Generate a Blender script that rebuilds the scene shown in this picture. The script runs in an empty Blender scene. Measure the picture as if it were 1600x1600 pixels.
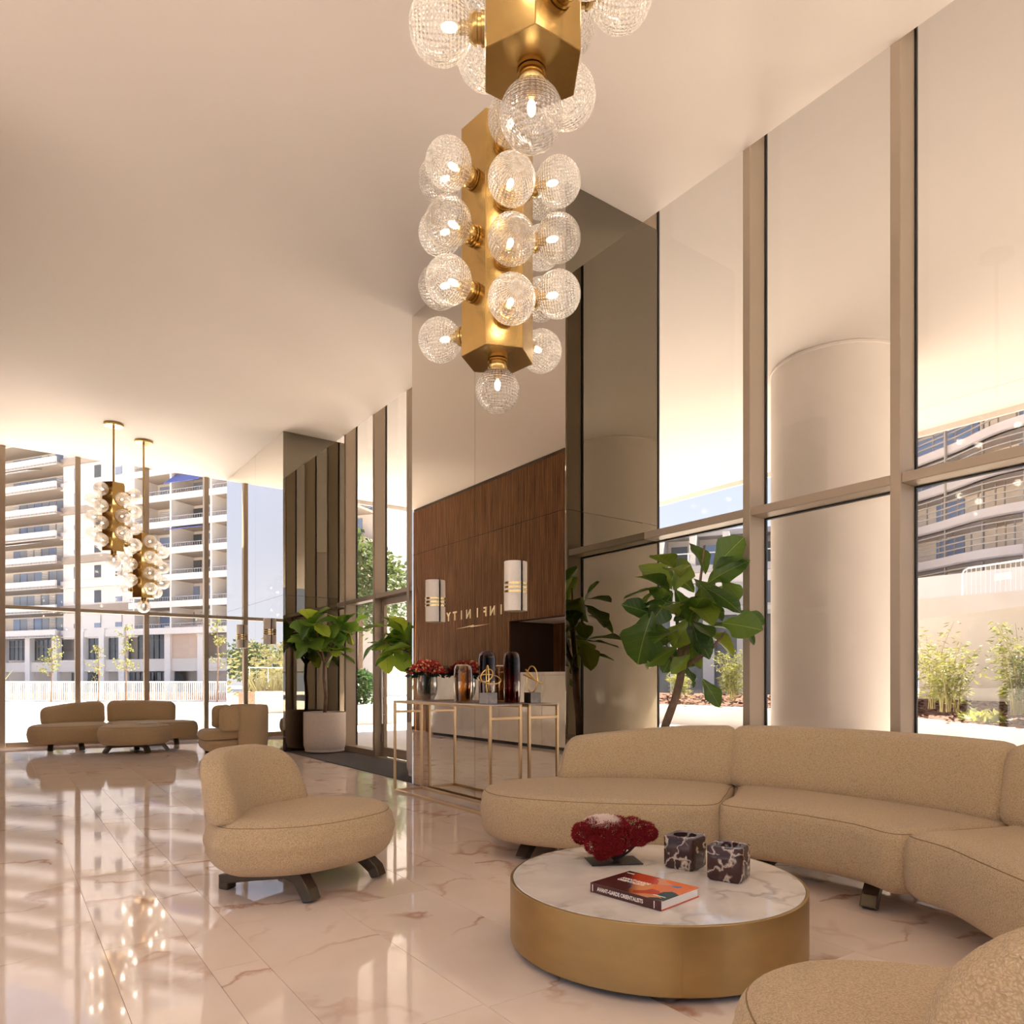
import bpy, bmesh, math, random
from mathutils import Vector, Matrix
from math import sin, cos, pi, radians, sqrt, atan2

S = bpy.context.scene
COL = S.collection
random.seed(7)

# ------------------------------------------------------------------ camera, sky, sun, exposure
CZ = 1.25
YAW = radians(35.71)
cam_d = bpy.data.cameras.new('camera')
cam_d.sensor_fit = 'HORIZONTAL'
cam_d.sensor_width = 36.0
cam_d.lens = 36.0 * 1112.6 / 1600.0
cam_d.shift_y = (1064.2 - 800.0) / 1600.0
cam_d.clip_start = 0.05
cam_d.clip_end = 600
cam = bpy.data.objects.new('camera', cam_d)
COL.objects.link(cam)
cam.location = (0, 0, CZ)
cam.rotation_euler = (radians(90), 0, -YAW)
S.camera = cam

S.view_settings.view_transform = 'Standard'
S.view_settings.look = 'None'
S.view_settings.exposure = 1.52
S.view_settings.gamma = 1.0
S.view_settings.use_curve_mapping = False
S.cycles.use_denoising = True
S.cycles.max_bounces = 14
S.cycles.diffuse_bounces = 7
S.cycles.glossy_bounces = 7
S.cycles.transmission_bounces = 8
S.cycles.transparent_max_bounces = 28
S.cycles.caustics_reflective = False
S.cycles.caustics_refractive = False
S.cycles.sample_clamp_indirect = 8.0

world = bpy.data.worlds.new('world')
S.world = world
world.use_nodes = True
wn = world.node_tree
wn.nodes.clear()
w_out = wn.nodes.new('ShaderNodeOutputWorld')
w_bg = wn.nodes.new('ShaderNodeBackground')
w_tc = wn.nodes.new('ShaderNodeTexCoord')
w_sep = wn.nodes.new('ShaderNodeSeparateXYZ')
w_rmp = wn.nodes.new('ShaderNodeValToRGB')
wn.links.new(w_tc.outputs['Generated'], w_sep.inputs[0])
wn.links.new(w_sep.outputs['Z'], w_rmp.inputs[0])
wn.links.new(w_rmp.outputs[0], w_bg.inputs['Color'])
wn.links.new(w_bg.outputs[0], w_out.inputs[0])
cr = w_rmp.color_ramp
cr.elements[0].position = 0.0
cr.elements[0].color = (0.70, 0.72, 0.82, 1)
cr.elements[1].position = 1.0
cr.elements[1].color = (0.42, 0.52, 0.82, 1)
e = cr.elements.new(0.30)
e.color = (0.56, 0.63, 0.86, 1)
w_bg.inputs['Strength'].default_value = 0.54

sun_d = bpy.data.lights.new('sun', 'SUN')
sun_d.energy = 10.5
sun_d.angle = radians(0.6)
sun_d.color = (1.0, 0.90, 0.78)
sun = bpy.data.objects.new('sun', sun_d)
COL.objects.link(sun)
sun.rotation_euler = Vector((-0.60, -0.12, -0.79)).to_track_quat('-Z', 'Y').to_euler()

# ------------------------------------------------------------------ helpers
def sset(n, name, v):
    if name in n.inputs:
        n.inputs[name].default_value = v

def new_mat(name):
    m = bpy.data.materials.new(name)
    m.use_nodes = True
    nt = m.node_tree
    nt.nodes.clear()
    out = nt.nodes.new('ShaderNodeOutputMaterial')
    return m, nt, out

def N(nt, kind, **kw):
    n = nt.nodes.new('ShaderNode' + kind)
    for k, v in kw.items():
        setattr(n, k, v)
    return n

def c4(c):
    return (c[0], c[1], c[2], 1.0)

def plain(name, col, rough=0.5, metal=0.0, spec=0.5, var=0.0, vscale=6.0, bump=0.0, bscale=60.0, stretch=None, coord='Object', sheen=0.0):
    m, nt, out = new_mat(name)
    p = N(nt, 'BsdfPrincipled')
    sset(p, 'Base Color', c4(col)); sset(p, 'Roughness', rough); sset(p, 'Metallic', metal)
    sset(p, 'Specular IOR Level', spec)
    if sheen:
        sset(p, 'Sheen Weight', sheen); sset(p, 'Sheen Roughness', 0.5)
    nt.links.new(p.outputs[0], out.inputs[0])
    if var or bump:
        tc = N(nt, 'TexCoord')
        mp = N(nt, 'Mapping')
        if stretch:
            mp.inputs['Scale'].default_value = stretch
        nt.links.new(tc.outputs[coord], mp.inputs[0])
    if var:
        nz = N(nt, 'TexNoise')
        nz.inputs['Scale'].default_value = vscale
        nz.inputs['Detail'].default_value = 5
        nt.links.new(mp.outputs[0], nz.inputs['Vector'])
        r = N(nt, 'ValToRGB')
        r.color_ramp.elements[0].position = 0.3
        r.color_ramp.elements[1].position = 0.7
        r.color_ramp.elements[0].color = c4([x * (1 - var) for x in col])
        r.color_ramp.elements[1].color = c4([min(1, x * (1 + var)) for x in col])
        nt.links.new(nz.outputs[0], r.inputs[0])
        nt.links.new(r.outputs[0], p.inputs['Base Color'])
    if bump:
        nb = N(nt, 'TexNoise')
        nb.inputs['Scale'].default_value = bscale
        nb.inputs['Detail'].default_value = 3
        nt.links.new(mp.outputs[0], nb.inputs['Vector'])
        b = N(nt, 'Bump')
        b.inputs['Strength'].default_value = bump
        b.inputs['Distance'].default_value = 0.01
        nt.links.new(nb.outputs[0], b.inputs['Height'])
        nt.links.new(b.outputs[0], p.inputs['Normal'])
    return m

def mirror_mat(name, col, rough=0.0):
    m, nt, out = new_mat(name)
    p = N(nt, 'BsdfPrincipled')
    sset(p, 'Base Color', c4(col)); sset(p, 'Metallic', 1.0); sset(p, 'Roughness', rough)
    nt.links.new(p.outputs[0], out.inputs[0])
    return m

def glass_sheet(name, tint, refl=1.0):
    """thin pane: clear transmission plus a Fresnel reflection"""
    m, nt, out = new_mat(name)
    t = N(nt, 'BsdfTransparent'); t.inputs[0].default_value = c4(tint)
    g = N(nt, 'BsdfGlossy'); g.inputs['Roughness'].default_value = 0.0
    f = N(nt, 'LayerWeight'); f.inputs['Blend'].default_value = 0.5
    pw = N(nt, 'Math', operation='POWER'); pw.inputs[1].default_value = 5.0
    nt.links.new(f.outputs['Facing'], pw.inputs[0])
    mu = N(nt, 'Math', operation='MULTIPLY_ADD'); mu.inputs[1].default_value = 0.9 * refl; mu.inputs[2].default_value = 0.035 * refl
    nt.links.new(pw.outputs[0], mu.inputs[0])
    mx = N(nt, 'MixShader')
    nt.links.new(mu.outputs[0], mx.inputs[0])
    nt.links.new(t.outputs[0], mx.inputs[1]); nt.links.new(g.outputs[0], mx.inputs[2])
    nt.links.new(mx.outputs[0], out.inputs[0])
    return m

def marble(name, base, vein, vscale=1.2, amount=0.5, rough=0.06, dark=None, coord='world', spec=0.5, sharp=0.06, stretch=(1, 1, 1), mask=(0.45, 0.68)):
    m, nt, out = new_mat(name)
    p = N(nt, 'BsdfPrincipled')
    sset(p, 'Roughness', rough); sset(p, 'Specular IOR Level', spec)
    mp = N(nt, 'Mapping'); mp.inputs['Scale'].default_value = stretch
    if coord == 'world':
        g = N(nt, 'NewGeometry'); src = g.outputs['Position']
        oi = N(nt, 'ObjectInfo')
        sc = N(nt, 'VectorMath', operation='SCALE'); sc.inputs[3].default_value = 37.0
        cb = N(nt, 'CombineXYZ')
        nt.links.new(oi.outputs['Random'], cb.inputs[0]); nt.links.new(oi.outputs['Random'], cb.inputs[2])
        nt.links.new(cb.outputs[0], sc.inputs[0])
        ad = N(nt, 'VectorMath', operation='ADD')
        nt.links.new(src, ad.inputs[0]); nt.links.new(sc.outputs[0], ad.inputs[1])
        src = ad.outputs[0]
    else:
        tc = N(nt, 'TexCoord'); src = tc.outputs['Object']
    nt.links.new(src, mp.inputs[0])
    # warped ridge: |noise-0.5|
    wz = N(nt, 'TexNoise'); wz.inputs['Scale'].default_value = vscale * 2.2; wz.inputs['Detail'].default_value = 6
    nt.links.new(mp.outputs[0], wz.inputs['Vector'])
    ws = N(nt, 'VectorMath', operation='SCALE'); ws.inputs[3].default_value = 0.55 / vscale
    nt.links.new(wz.outputs['Color'], ws.inputs[0])
    wa = N(nt, 'VectorMath', operation='ADD')
    nt.links.new(mp.outputs[0], wa.inputs[0]); nt.links.new(ws.outputs[0], wa.inputs[1])
    vz = N(nt, 'TexNoise'); vz.inputs['Scale'].default_value = vscale; vz.inputs['Detail'].default_value = 2
    nt.links.new(wa.outputs[0], vz.inputs['Vector'])
    sb = N(nt, 'Math', operation='SUBTRACT'); sb.inputs[1].default_value = 0.5
    ab = N(nt, 'Math', operation='ABSOLUTE')
    nt.links.new(vz.outputs[0], sb.inputs[0]); nt.links.new(sb.outputs[0], ab.inputs[0])
    r = N(nt, 'ValToRGB')
    r.color_ramp.elements[0].position = 0.0; r.color_ramp.elements[0].color = (1, 1, 1, 1)
    r.color_ramp.elements[1].position = sharp; r.color_ramp.elements[1].color = (0, 0, 0, 1)
    nt.links.new(ab.outputs[0], r.inputs[0])
    mk = N(nt, 'TexNoise'); mk.inputs['Scale'].default_value = vscale * 0.8; mk.inputs['Detail'].default_value = 2
    nt.links.new(mp.outputs[0], mk.inputs['Vector'])
    mr = N(nt, 'ValToRGB')
    mr.color_ramp.elements[0].position = mask[0]; mr.color_ramp.elements[0].color = (0.0, 0.0, 0.0, 1)
    mr.color_ramp.elements[1].position = mask[1]; mr.color_ramp.elements[1].color = (1, 1, 1, 1)
    nt.links.new(mk.outputs[0], mr.inputs[0])
    mm = N(nt, 'Math', operation='MULTIPLY')
    nt.links.new(r.outputs[0], mm.inputs[0]); nt.links.new(mr.outputs[0], mm.inputs[1])
    m2 = N(nt, 'Math', operation='MULTIPLY'); m2.inputs[1].default_value = amount
    nt.links.new(mm.outputs[0], m2.inputs[0])
    cl = N(nt, 'TexNoise'); cl.inputs['Scale'].default_value = vscale * 1.5; cl.inputs['Detail'].default_value = 6
    nt.links.new(wa.outputs[0], cl.inputs['Vector'])
    cc = N(nt, 'ValToRGB')
    cc.color_ramp.elements[0].position = 0.3; cc.color_ramp.elements[0].color = c4(dark or [b * 0.86 for b in base])
    cc.color_ramp.elements[1].position = 0.65; cc.color_ramp.elements[1].color = c4(base)
    nt.links.new(cl.outputs[0], cc.inputs[0])
    mx = N(nt, 'Mix', data_type='RGBA')
    nt.links.new(m2.outputs[0], mx.inputs[0])
    nt.links.new(cc.outputs[0], mx.inputs[6]); mx.inputs[7].default_value = c4(vein)
    nt.links.new(mx.outputs[2], p.inputs['Base Color'])
    nt.links.new(p.outputs[0], out.inputs[0])
    return m

class MB:
    """collects primitive shapes; build() links them as ONE mesh object"""
    def __init__(s):
        s.v = []; s.f = []
    def add(s, vs, fs):
        o = len(s.v)
        s.v += [tuple(v) for v in vs]
        s.f += [tuple(i + o for i in f) for f in fs]
        return s
    def box(s, x0, x1, y0, y1, z0, z1):
        return s.add([(x0, y0, z0), (x1, y0, z0), (x1, y1, z0), (x0, y1, z0), (x0, y0, z1), (x1, y0, z1), (x1, y1, z1), (x0, y1, z1)],
                     [(0, 3, 2, 1), (4, 5, 6, 7), (0, 1, 5, 4), (1, 2, 6, 5), (2, 3, 7, 6), (3, 0, 4, 7)])
    def obox(s, o, d, n, s0, s1, n0, n1, z0, z1):
        """box in a facade frame: origin o, along d, outward n"""
        def P(a, b, z):
            return (o[0] + d[0] * a + n[0] * b, o[1] + d[1] * a + n[1] * b, z)
        return s.add([P(s0, n0, z0), P(s1, n0, z0), P(s1, n1, z0), P(s0, n1, z0), P(s0, n0, z1), P(s1, n0, z1), P(s1, n1, z1), P(s0, n1, z1)],
                     [(0, 3, 2, 1), (4, 5, 6, 7), (0, 1, 5, 4), (1, 2, 6, 5), (2, 3, 7, 6), (3, 0, 4, 7)])
    def prism(s, poly, z0, z1):
        n = len(poly)
        vs = [(x, y, z0) for x, y in poly] + [(x, y, z1) for x, y in poly]
        fs = [tuple(reversed(range(n))), tuple(range(n, 2 * n))]
        fs += [(i, (i + 1) % n, n + (i + 1) % n, n + i) for i in range(n)]
        return s.add(vs, fs)
    def lathe(s, prof, c=(0, 0, 0), seg=32, cap=True, M=None):
        n = len(prof); vs = []; fs = []
        for r, z in prof:
            for k in range(seg):
                a = 2 * pi * k / seg
                p = Vector((r * cos(a), r * sin(a), z))
                if M is not None:
                    p = M @ p
                vs.append((c[0] + p.x, c[1] + p.y, c[2] + p.z))
        for i in range(n - 1):
            for k in range(seg):
                k2 = (k + 1) % seg
                fs.append((i * seg + k, i * seg + k2, (i + 1) * seg + k2, (i + 1) * seg + k))
        if cap:
            fs.append(tuple(reversed(range(seg))))
            fs.append(tuple(range((n - 1) * seg, n * seg)))
        return s.add(vs, fs)
    def sphere(s, c, r, seg=20, ring=12, sc=(1, 1, 1)):
        vs = [(c[0], c[1], c[2] - r * sc[2])]
        for i in range(1, ring):
            t = pi * i / ring
            for k in range(seg):
                a = 2 * pi * k / seg
                vs.append((c[0] + r * sc[0] * sin(t) * cos(a), c[1] + r * sc[1] * sin(t) * sin(a), c[2] - r * sc[2] * cos(t)))
        vs.append((c[0], c[1], c[2] + r * sc[2]))
        fs = []
        for k in range(seg):
            fs.append((0, 1 + (k + 1) % seg, 1 + k))
        for i in range(ring - 2):
            for k in range(seg):
                a = 1 + i * seg + k; b = 1 + i * seg + (k + 1) % seg
                fs.append((a, b, b + seg, a + seg))
        t = len(vs) - 1; o = 1 + (ring - 2) * seg
        for k in range(seg):
            fs.append((o + k, o + (k + 1) % seg, t))
        return s.add(vs, fs)
    def tube(s, pts, rad, seg=10, closed=False):
        P = [Vector(p) for p in pts]; n = len(P)
        R = rad if isinstance(rad, (list, tuple)) else [rad] * n
        vs = []; fs = []; prev = None
        for i in range(n):
            if closed:
                t = P[(i + 1) % n] - P[i - 1]
            else:
                t = P[min(i + 1, n - 1)] - P[max(i - 1, 0)]
            t.normalize()
            if prev is None:
                up = Vector((0, 0, 1)) if abs(t.z) < 0.9 else Vector((1, 0, 0))
                a = t.cross(up).normalized()
            else:
                a = (prev - t * prev.dot(t))
                if a.length < 1e-5:
                    a = t.orthogonal()
                a.normalize()
            prev = a
            b = t.cross(a)
            for k in range(seg):
                an = 2 * pi * k / seg
                vs.append(tuple(P[i] + (a * cos(an) + b * sin(an)) * R[i]))
        m = n if closed else n - 1
        for i in range(m):
            j = (i + 1) % n
            for k in range(seg):
                k2 = (k + 1) % seg
                fs.append((i * seg + k, i * seg + k2, j * seg + k2, j * seg + k))
        if not closed:
            fs.append(tuple(reversed(range(seg)))); fs.append(tuple(range((n - 1) * seg, n * seg)))
        return s.add(vs, fs)
    def mesh(s, name):
        me = bpy.data.meshes.new(name)
        me.from_pydata(s.v, [], s.f)
        me.update()
        return me
    def build(s, name, mat, parent=None, smooth=False, bevel=0.0, seg=2, stuff=False):
        me = s.mesh(name)
        bm = bmesh.new(); bm.from_mesh(me)
        bmesh.ops.recalc_face_normals(bm, faces=bm.faces)
        if bevel:
            bmesh.ops.bevel(bm, geom=[e for e in bm.edges if len(e.link_faces) == 2 and e.calc_face_angle(0) > 0.5],
                            offset=bevel, segments=seg, affect='EDGES', profile=0.5)
        bm.to_mesh(me); bm.free()
        if smooth:
            me.polygons.foreach_set('use_smooth', [True] * len(me.polygons))
            if smooth == 'auto':
                me.set_sharp_from_angle(angle=radians(40))
        me.materials.append(mat)
        return link(name, me, parent, stuff)

def link(name, me, parent=None, stuff=False):
    o = bpy.data.objects.new(name, me)
    COL.objects.link(o)
    if parent is not None:
        o.parent = parent
    if stuff:
        o['kind'] = 'stuff'
    return o

def thing(name, label, cat, loc=(0, 0, 0), rot=0.0, group=None):
    o = bpy.data.objects.new(name, None)
    COL.objects.link(o)
    o.empty_display_size = 0.1
    o.location = loc
    o.rotation_euler = (0, 0, rot)
    o['label'] = label; o['category'] = cat
    if group:
        o['group'] = group
    return o

def tag(o, label, cat, group=None):
    o['label'] = label; o['category'] = cat
    if group:
        o['group'] = group
    return o

def struct(o):
    o['kind'] = 'structure'
    return o

def root_struct(name, loc=(0, 0, 0)):
    o = bpy.data.objects.new(name, None)
    COL.objects.link(o)
    o.location = loc
    return struct(o)

def dup(root, loc, rot=None, label=None, group=None):
    def cp(o, par):
        c = o.copy(); COL.objects.link(c)
        c.parent = par
        for ch in o.children:
            cp(ch, c)
        return c
    r = cp(root, None)
    r.location = loc
    if rot is not None:
        r.rotation_euler = (0, 0, rot)
    if label:
        r['label'] = label
    if group:
        r['group'] = group
    return r

def crom(pts, n, closed=False):
    """Catmull-Rom through pts, resampled to n points of equal spacing"""
    P = [Vector(p) for p in pts]; m = len(P); out = []
    segs = m if closed else m - 1
    for i in range(segs):
        if closed:
            a, b, c, d = P[(i - 1) % m], P[i], P[(i + 1) % m], P[(i + 2) % m]
        else:
            a, b, c, d = P[max(i - 1, 0)], P[i], P[i + 1], P[min(i + 2, m - 1)]
        for k in range(16):
            t = k / 16
            out.append(0.5 * ((2 * b) + (c - a) * t + (2 * a - 5 * b + 4 * c - d) * t * t + (-a + 3 * b - 3 * c + d) * t ** 3))
    if closed:
        out.append(out[0].copy())
    else:
        out.append(P[-1].copy())
    L = [0.0]
    for i in range(1, len(out)):
        L.append(L[-1] + (out[i] - out[i - 1]).length)
    res = []; j = 0
    cnt = n if closed else n - 1
    for k in range(n):
        t = L[-1] * k / cnt
        while j < len(L) - 2 and L[j + 1] < t:
            j += 1
        u = (t - L[j]) / max(1e-9, L[j + 1] - L[j])
        res.append(out[j].lerp(out[j + 1], min(1, u)))
    return res

def pillow(outline, z0, z1, rb, rt, crown=0.02, n=72, bulge=0.01):
    """upholstered block: plan outline with rolled lower and upper edges"""
    O = crom([(x, y, 0) for x, y in outline], n, True)
    ar = sum(O[i].x * O[(i + 1) % n].y - O[(i + 1) % n].x * O[i].y for i in range(n))
    sg = 1 if ar > 0 else -1
    nor = []
    for i in range(n):
        t = O[(i + 1) % n] - O[i - 1]
        nor.append(Vector((t.y, -t.x, 0)).normalized() * sg)
    cx = sum(p.x for p in O) / n; cy = sum(p.y for p in O) / n
    C = Vector((cx, cy, 0))
    rings = []
    for k in range(7):
        a = pi / 2 * k / 6
        rings.append((rb * (1 - sin(a)), z0 + rb * (1 - cos(a)), 1))
    h0, h1 = z0 + rb, z1 - rt
    for k in range(1, 4):
        u = k / 4
        rings.append((-bulge * sin(pi * u), h0 + (h1 - h0) * u, 1))
    for k in range(8):
        a = pi / 2 * k / 7
        rings.append((rt * (1 - cos(a)), h1 + rt * sin(a), 1))
    vs = []; fs = []
    def ring(ins, z, sc):
        for i in range(n):
            p = O[i] - nor[i] * ins
            p = C + (p - C) * sc
            vs.append((p.x, p.y, z))
    ring(rb, z0, 0.5)
    for ins, z, sc in rings:
        ring(ins, z, sc)
    for sc in (0.85, 0.65, 0.42, 0.2):
        ring(rt, z1 + crown * (1 - sc * sc), sc)
    m = len(vs) // n
    for r in range(m - 1):
        for i in range(n):
            j = (i + 1) % n
            fs.append((r * n + i, r * n + j, (r + 1) * n + j, (r + 1) * n + i))
    fs.append(tuple(reversed(range(n)))); fs.append(tuple(range((m - 1) * n, m * n)))
    b = MB(); b.add(vs, fs)
    seam = []
    ins, z, sc = rt * 0.30, z1 - rt * 0.32, 1
    for i in range(n):
        p = O[i] - nor[i] * (ins - 0.002)
        seam.append((p.x, p.y, z))
    return b, seam

def backrest(path, zb, zt, thick, endr, lean=0.06, n=44, M=28, ex=0.55, side=1, taper=(0, 0)):
    """upholstered back swept along a plan path, ends rounded; zt is a list of heights along the path"""
    P = crom([(x, y, 0) for x, y in path], n)
    L = [0.0]
    for i in range(1, n):
        L.append(L[-1] + (P[i] - P[i - 1]).length)
    T = L[-1]
    vs = []; fs = []
    S2 = [0, 0.012, 0.03, 0.055, 0.09]
    stations = []
    for f in [0, 0.003, 0.012, 0.03, 0.06, 0.10] + [0.10 + 0.8 * k / 22 for k in range(1, 22)] + [0.90, 0.94, 0.97, 0.988, 0.997, 1.0]:
        stations.append(f)
    def at(f):
        t = f * T; j = 0
        while j < n - 2 and L[j + 1] < t:
            j += 1
        u = (t - L[j]) / max(1e-9, L[j + 1] - L[j])
        p = P[j].lerp(P[j + 1], u)
        d = (P[min(j + 2, n - 1)] - P[max(j - 1, 0)]).normalized()
        return p, d
    for f in stations:
        p, d = at(f)
        nn = Vector((d.y, -d.x, 0)) * side
        dist = min(f, 1 - f) * T
        k = 1.0
        if dist < endr:
            k = sqrt(max(0.0, 1 - (1 - dist / endr) ** 2))
        q = f * (len(zt) - 1); i0 = min(int(q), len(zt) - 2); top = zt[i0] + (zt[i0 + 1] - zt[i0]) * (q - i0)
        h = top - zb
        top2 = top - min(endr, h * 0.45) * (1 - k) * 0.9
        bot2 = zb + 0.05 * (1 - k)
        th = thick * (0.25 + 0.75 * k)
        zc = (top2 + bot2) / 2; hh = (top2 - bot2) / 2
        for m in range(M):
            a = 2 * pi * m / M
            ca, sa = cos(a), sin(a)
            x = (abs(ca) ** ex) * (1 if ca >= 0 else -1) * th / 2
            z = (abs(sa) ** (ex * 0.8)) * (1 if sa >= 0 else -1) * hh
            zz = zc + z
            up = (zz - zb) / h
            x *= 1.0 - 0.22 * max(0, up)
            v = p + nn * (x + lean * up) + d * (taper[0] * (1 - f) - taper[1] * f) * max(0, up)
            vs.append((v.x, v.y, zz))
    m = len(stations)
    for r in range(m - 1):
        for i in range(M):
            j = (i + 1) % M
            fs.append((r * M + i, r * M + j, (r + 1) * M + j, (r + 1) * M + i))
    fs.append(tuple(reversed(range(M)))); fs.append(tuple(range((m - 1) * M, m * M)))
    return MB().add(vs, fs)

def bar(pts, w, h):
    """rectangular bar along a polyline standing in a vertical plane; w across, h thickness (or list)"""
    P = [Vector(p) for p in pts]; n = len(P)
    d = (P[-1] - P[0]); d.z = 0; d.normalize()
    sd = Vector((-d.y, d.x, 0))
    H = h if isinstance(h, (list, tuple)) else [h] * n
    vs = []; fs = []
    for i in range(n):
        t = (P[min(i + 1, n - 1)] - P[max(i - 1, 0)]).normalized()
        up = sd.cross(t)
        if i in (0, n - 1):
            pass
        for a, b in ((-1, -1), (1, -1), (1, 1), (-1, 1)):
            vs.append(tuple(P[i] + sd * (a * w / 2) + up * (b * H[i] / 2)))
    for i in range(n - 1):
        for k in range(4):
            k2 = (k + 1) % 4
            fs.append((i * 4 + k, i * 4 + k2, (i + 1) * 4 + k2, (i + 1) * 4 + k))
    fs.append((3, 2, 1, 0)); fs.append(tuple(range((n - 1) * 4, n * 4)))
    return MB().add(vs, fs)

# ------------------------------------------------------------------ materials
M_ceiling = plain('ceiling_paint', (0.86, 0.785, 0.71), 0.7)
M_wallpaint = plain('wall_paint', (0.80, 0.72, 0.64), 0.7)
M_floor = marble('floor_marble', (0.90, 0.775, 0.675), (0.46, 0.20, 0.09), 1.25, 1.0, 0.045, dark=(0.83, 0.69, 0.585), sharp=0.022, spec=0.75)
M_grout = plain('grout', (0.55, 0.42, 0.33), 0.6)
M_frame = plain('champagne_aluminium', (0.38, 0.30, 0.22), 0.42, 0.25, 0.4)
M_gasket = plain('black_gasket', (0.012, 0.011, 0.010), 0.5)
M_glass = glass_sheet('window_glass', (0.97, 0.965, 0.95), 0.8)
M_mirror = mirror_mat('silver_mirror', (0.80, 0.755, 0.69))
M_dark_mirror = mirror_mat('smoked_mirror', (0.25, 0.225, 0.18))
M_edge = plain('panel_edge', (0.05, 0.045, 0.04), 0.4)
M_mat = plain('entrance_mat_pile', (0.10, 0.088, 0.085), 0.95, var=0.25, vscale=180, bump=0.6, bscale=300)
M_white_stone = marble('white_marble', (0.80, 0.76, 0.70), (0.5, 0.45, 0.4), 1.0, 0.5, 0.12, coord='object')
M_brass = plain('polished_brass', (0.50, 0.33, 0.12), 0.24, 1.0, var=0.12, vscale=5, bump=0.03, bscale=30)
M_brushed = plain('brushed_brass', (0.43, 0.30, 0.13), 0.38, 1.0, var=0.10, vscale=3, stretch=(1, 1, 2.5), bump=0.02, bscale=200)
M_gold = plain('gold_leaf', (0.85, 0.60, 0.25), 0.25, 1.0)
M_satin_gold = plain('satin_gold_frame', (0.72, 0.52, 0.30), 0.35, 0.9)
M_bronze = plain('dark_bronze', (0.10, 0.080, 0.055), 0.38, 0.75, var=0.15, vscale=8)
M_black = plain('black_metal', (0.012, 0.011, 0.012), 0.35)
M_planter = plain('pot_ceramic', (0.66, 0.57, 0.50), 0.65, var=0.04, vscale=20, bump=0.05, bscale=120)
M_soil = plain('potting_soil', (0.05, 0.032, 0.02), 0.95, var=0.4, vscale=40, bump=0.8, bscale=60)
M_bark = plain('fig_bark', (0.17, 0.105, 0.065), 0.8, var=0.25, vscale=14, bump=0.4, bscale=40)
M_soffit = plain('soffit_plaster', (0.57, 0.52, 0.475), 0.75)
M_col = plain('column_plaster', (0.66, 0.595, 0.535), 0.6, var=0.02, vscale=3)
M_paving = plain('pale_paving', (0.84, 0.79, 0.73), 0.8, var=0.05, vscale=2)
M_planter_wall = plain('planter_render', (0.60, 0.57, 0.53), 0.8)
M_render = plain('white_render', (0.50, 0.465, 0.43), 0.85, var=0.03, vscale=1.5)
M_mulch = plain('bark_mulch', (0.115, 0.045, 0.019), 0.95, var=0.6, vscale=9, bump=1.0, bscale=14)

def boucle():
    m, nt, out = new_mat('boucle_wool')
    p = N(nt, 'BsdfPrincipled')
    sset(p, 'Roughness', 0.95); sset(p, 'Specular IOR Level', 0.15)
    sset(p, 'Sheen Weight', 0.25); sset(p, 'Sheen Roughness', 0.6)
    tc = N(nt, 'TexCoord')
    v = N(nt, 'TexVoronoi'); v.inputs['Scale'].default_value = 170
    nz = N(nt, 'TexNoise'); nz.inputs['Scale'].default_value = 60; nz.inputs['Detail'].default_value = 3
    ad = N(nt, 'VectorMath', operation='ADD')
    sc = N(nt, 'VectorMath', operation='SCALE'); sc.inputs[3].default_value = 0.02
    nt.links.new(tc.outputs['Object'], nz.inputs['Vector'])
    nt.links.new(nz.outputs['Color'], sc.inputs[0])
    nt.links.new(tc.outputs['Object'], ad.inputs[0]); nt.links.new(sc.outputs[0], ad.inputs[1])
    nt.links.new(ad.outputs[0], v.inputs['Vector'])
    r = N(nt, 'ValToRGB')
    r.color_ramp.elements[0].position = 0.05; r.color_ramp.elements[0].color = (0.74, 0.56, 0.34, 1)
    r.color_ramp.elements[1].position = 0.75; r.color_ramp.elements[1].color = (0.50, 0.35, 0.185, 1)
    nt.links.new(v.outputs['Distance'], r.inputs[0])
    nt.links.new(r.outputs[0], p.inputs['Base Color'])
    b = N(nt, 'Bump'); b.inputs['Strength'].default_value = 0.75; b.inputs['Distance'].default_value = 0.006
    b.invert = True
    nt.links.new(v.outputs['Distance'], b.inputs['Height'])
    nt.links.new(b.outputs[0], p.inputs['Normal'])
    nt.links.new(p.outputs[0], out.inputs[0])
    return m
M_boucle = boucle()
M_seam = plain('upholstery_seam', (0.28, 0.19, 0.10), 0.95)

def slat_wood():
    m, nt, out = new_mat('walnut_slats')
    p = N(nt, 'BsdfPrincipled'); sset(p, 'Roughness', 0.65); sset(p, 'Specular IOR Level', 0.3)
    tc = N(nt, 'TexCoord'); mp = N(nt, 'Mapping'); mp.inputs['Scale'].default_value = (6, 14, 0.8)
    nt.links.new(tc.outputs['Object'], mp.inputs[0])
    nz = N(nt, 'TexNoise'); nz.inputs['Scale'].default_value = 1.6; nz.inputs['Detail'].default_value = 6
    nt.links.new(mp.outputs[0], nz.inputs['Vector'])
    r = N(nt, 'ValToRGB')
    r.color_ramp.elements[0].position = 0.3; r.color_ramp.elements[0].color = (0.125, 0.050, 0.020, 1)
    r.color_ramp.elements[1].position = 0.7; r.color_ramp.elements[1].color = (0.30, 0.138, 0.055, 1)
    nt.links.new(nz.outputs[0], r.inputs[0]); nt.links.new(r.outputs[0], p.inputs['Base Color'])
    nt.links.new(p.outputs[0], out.inputs[0])
    return m
M_slat = slat_wood()
M_slat_dark = plain('slat_backing', (0.05, 0.026, 0.014), 0.7)

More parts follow.
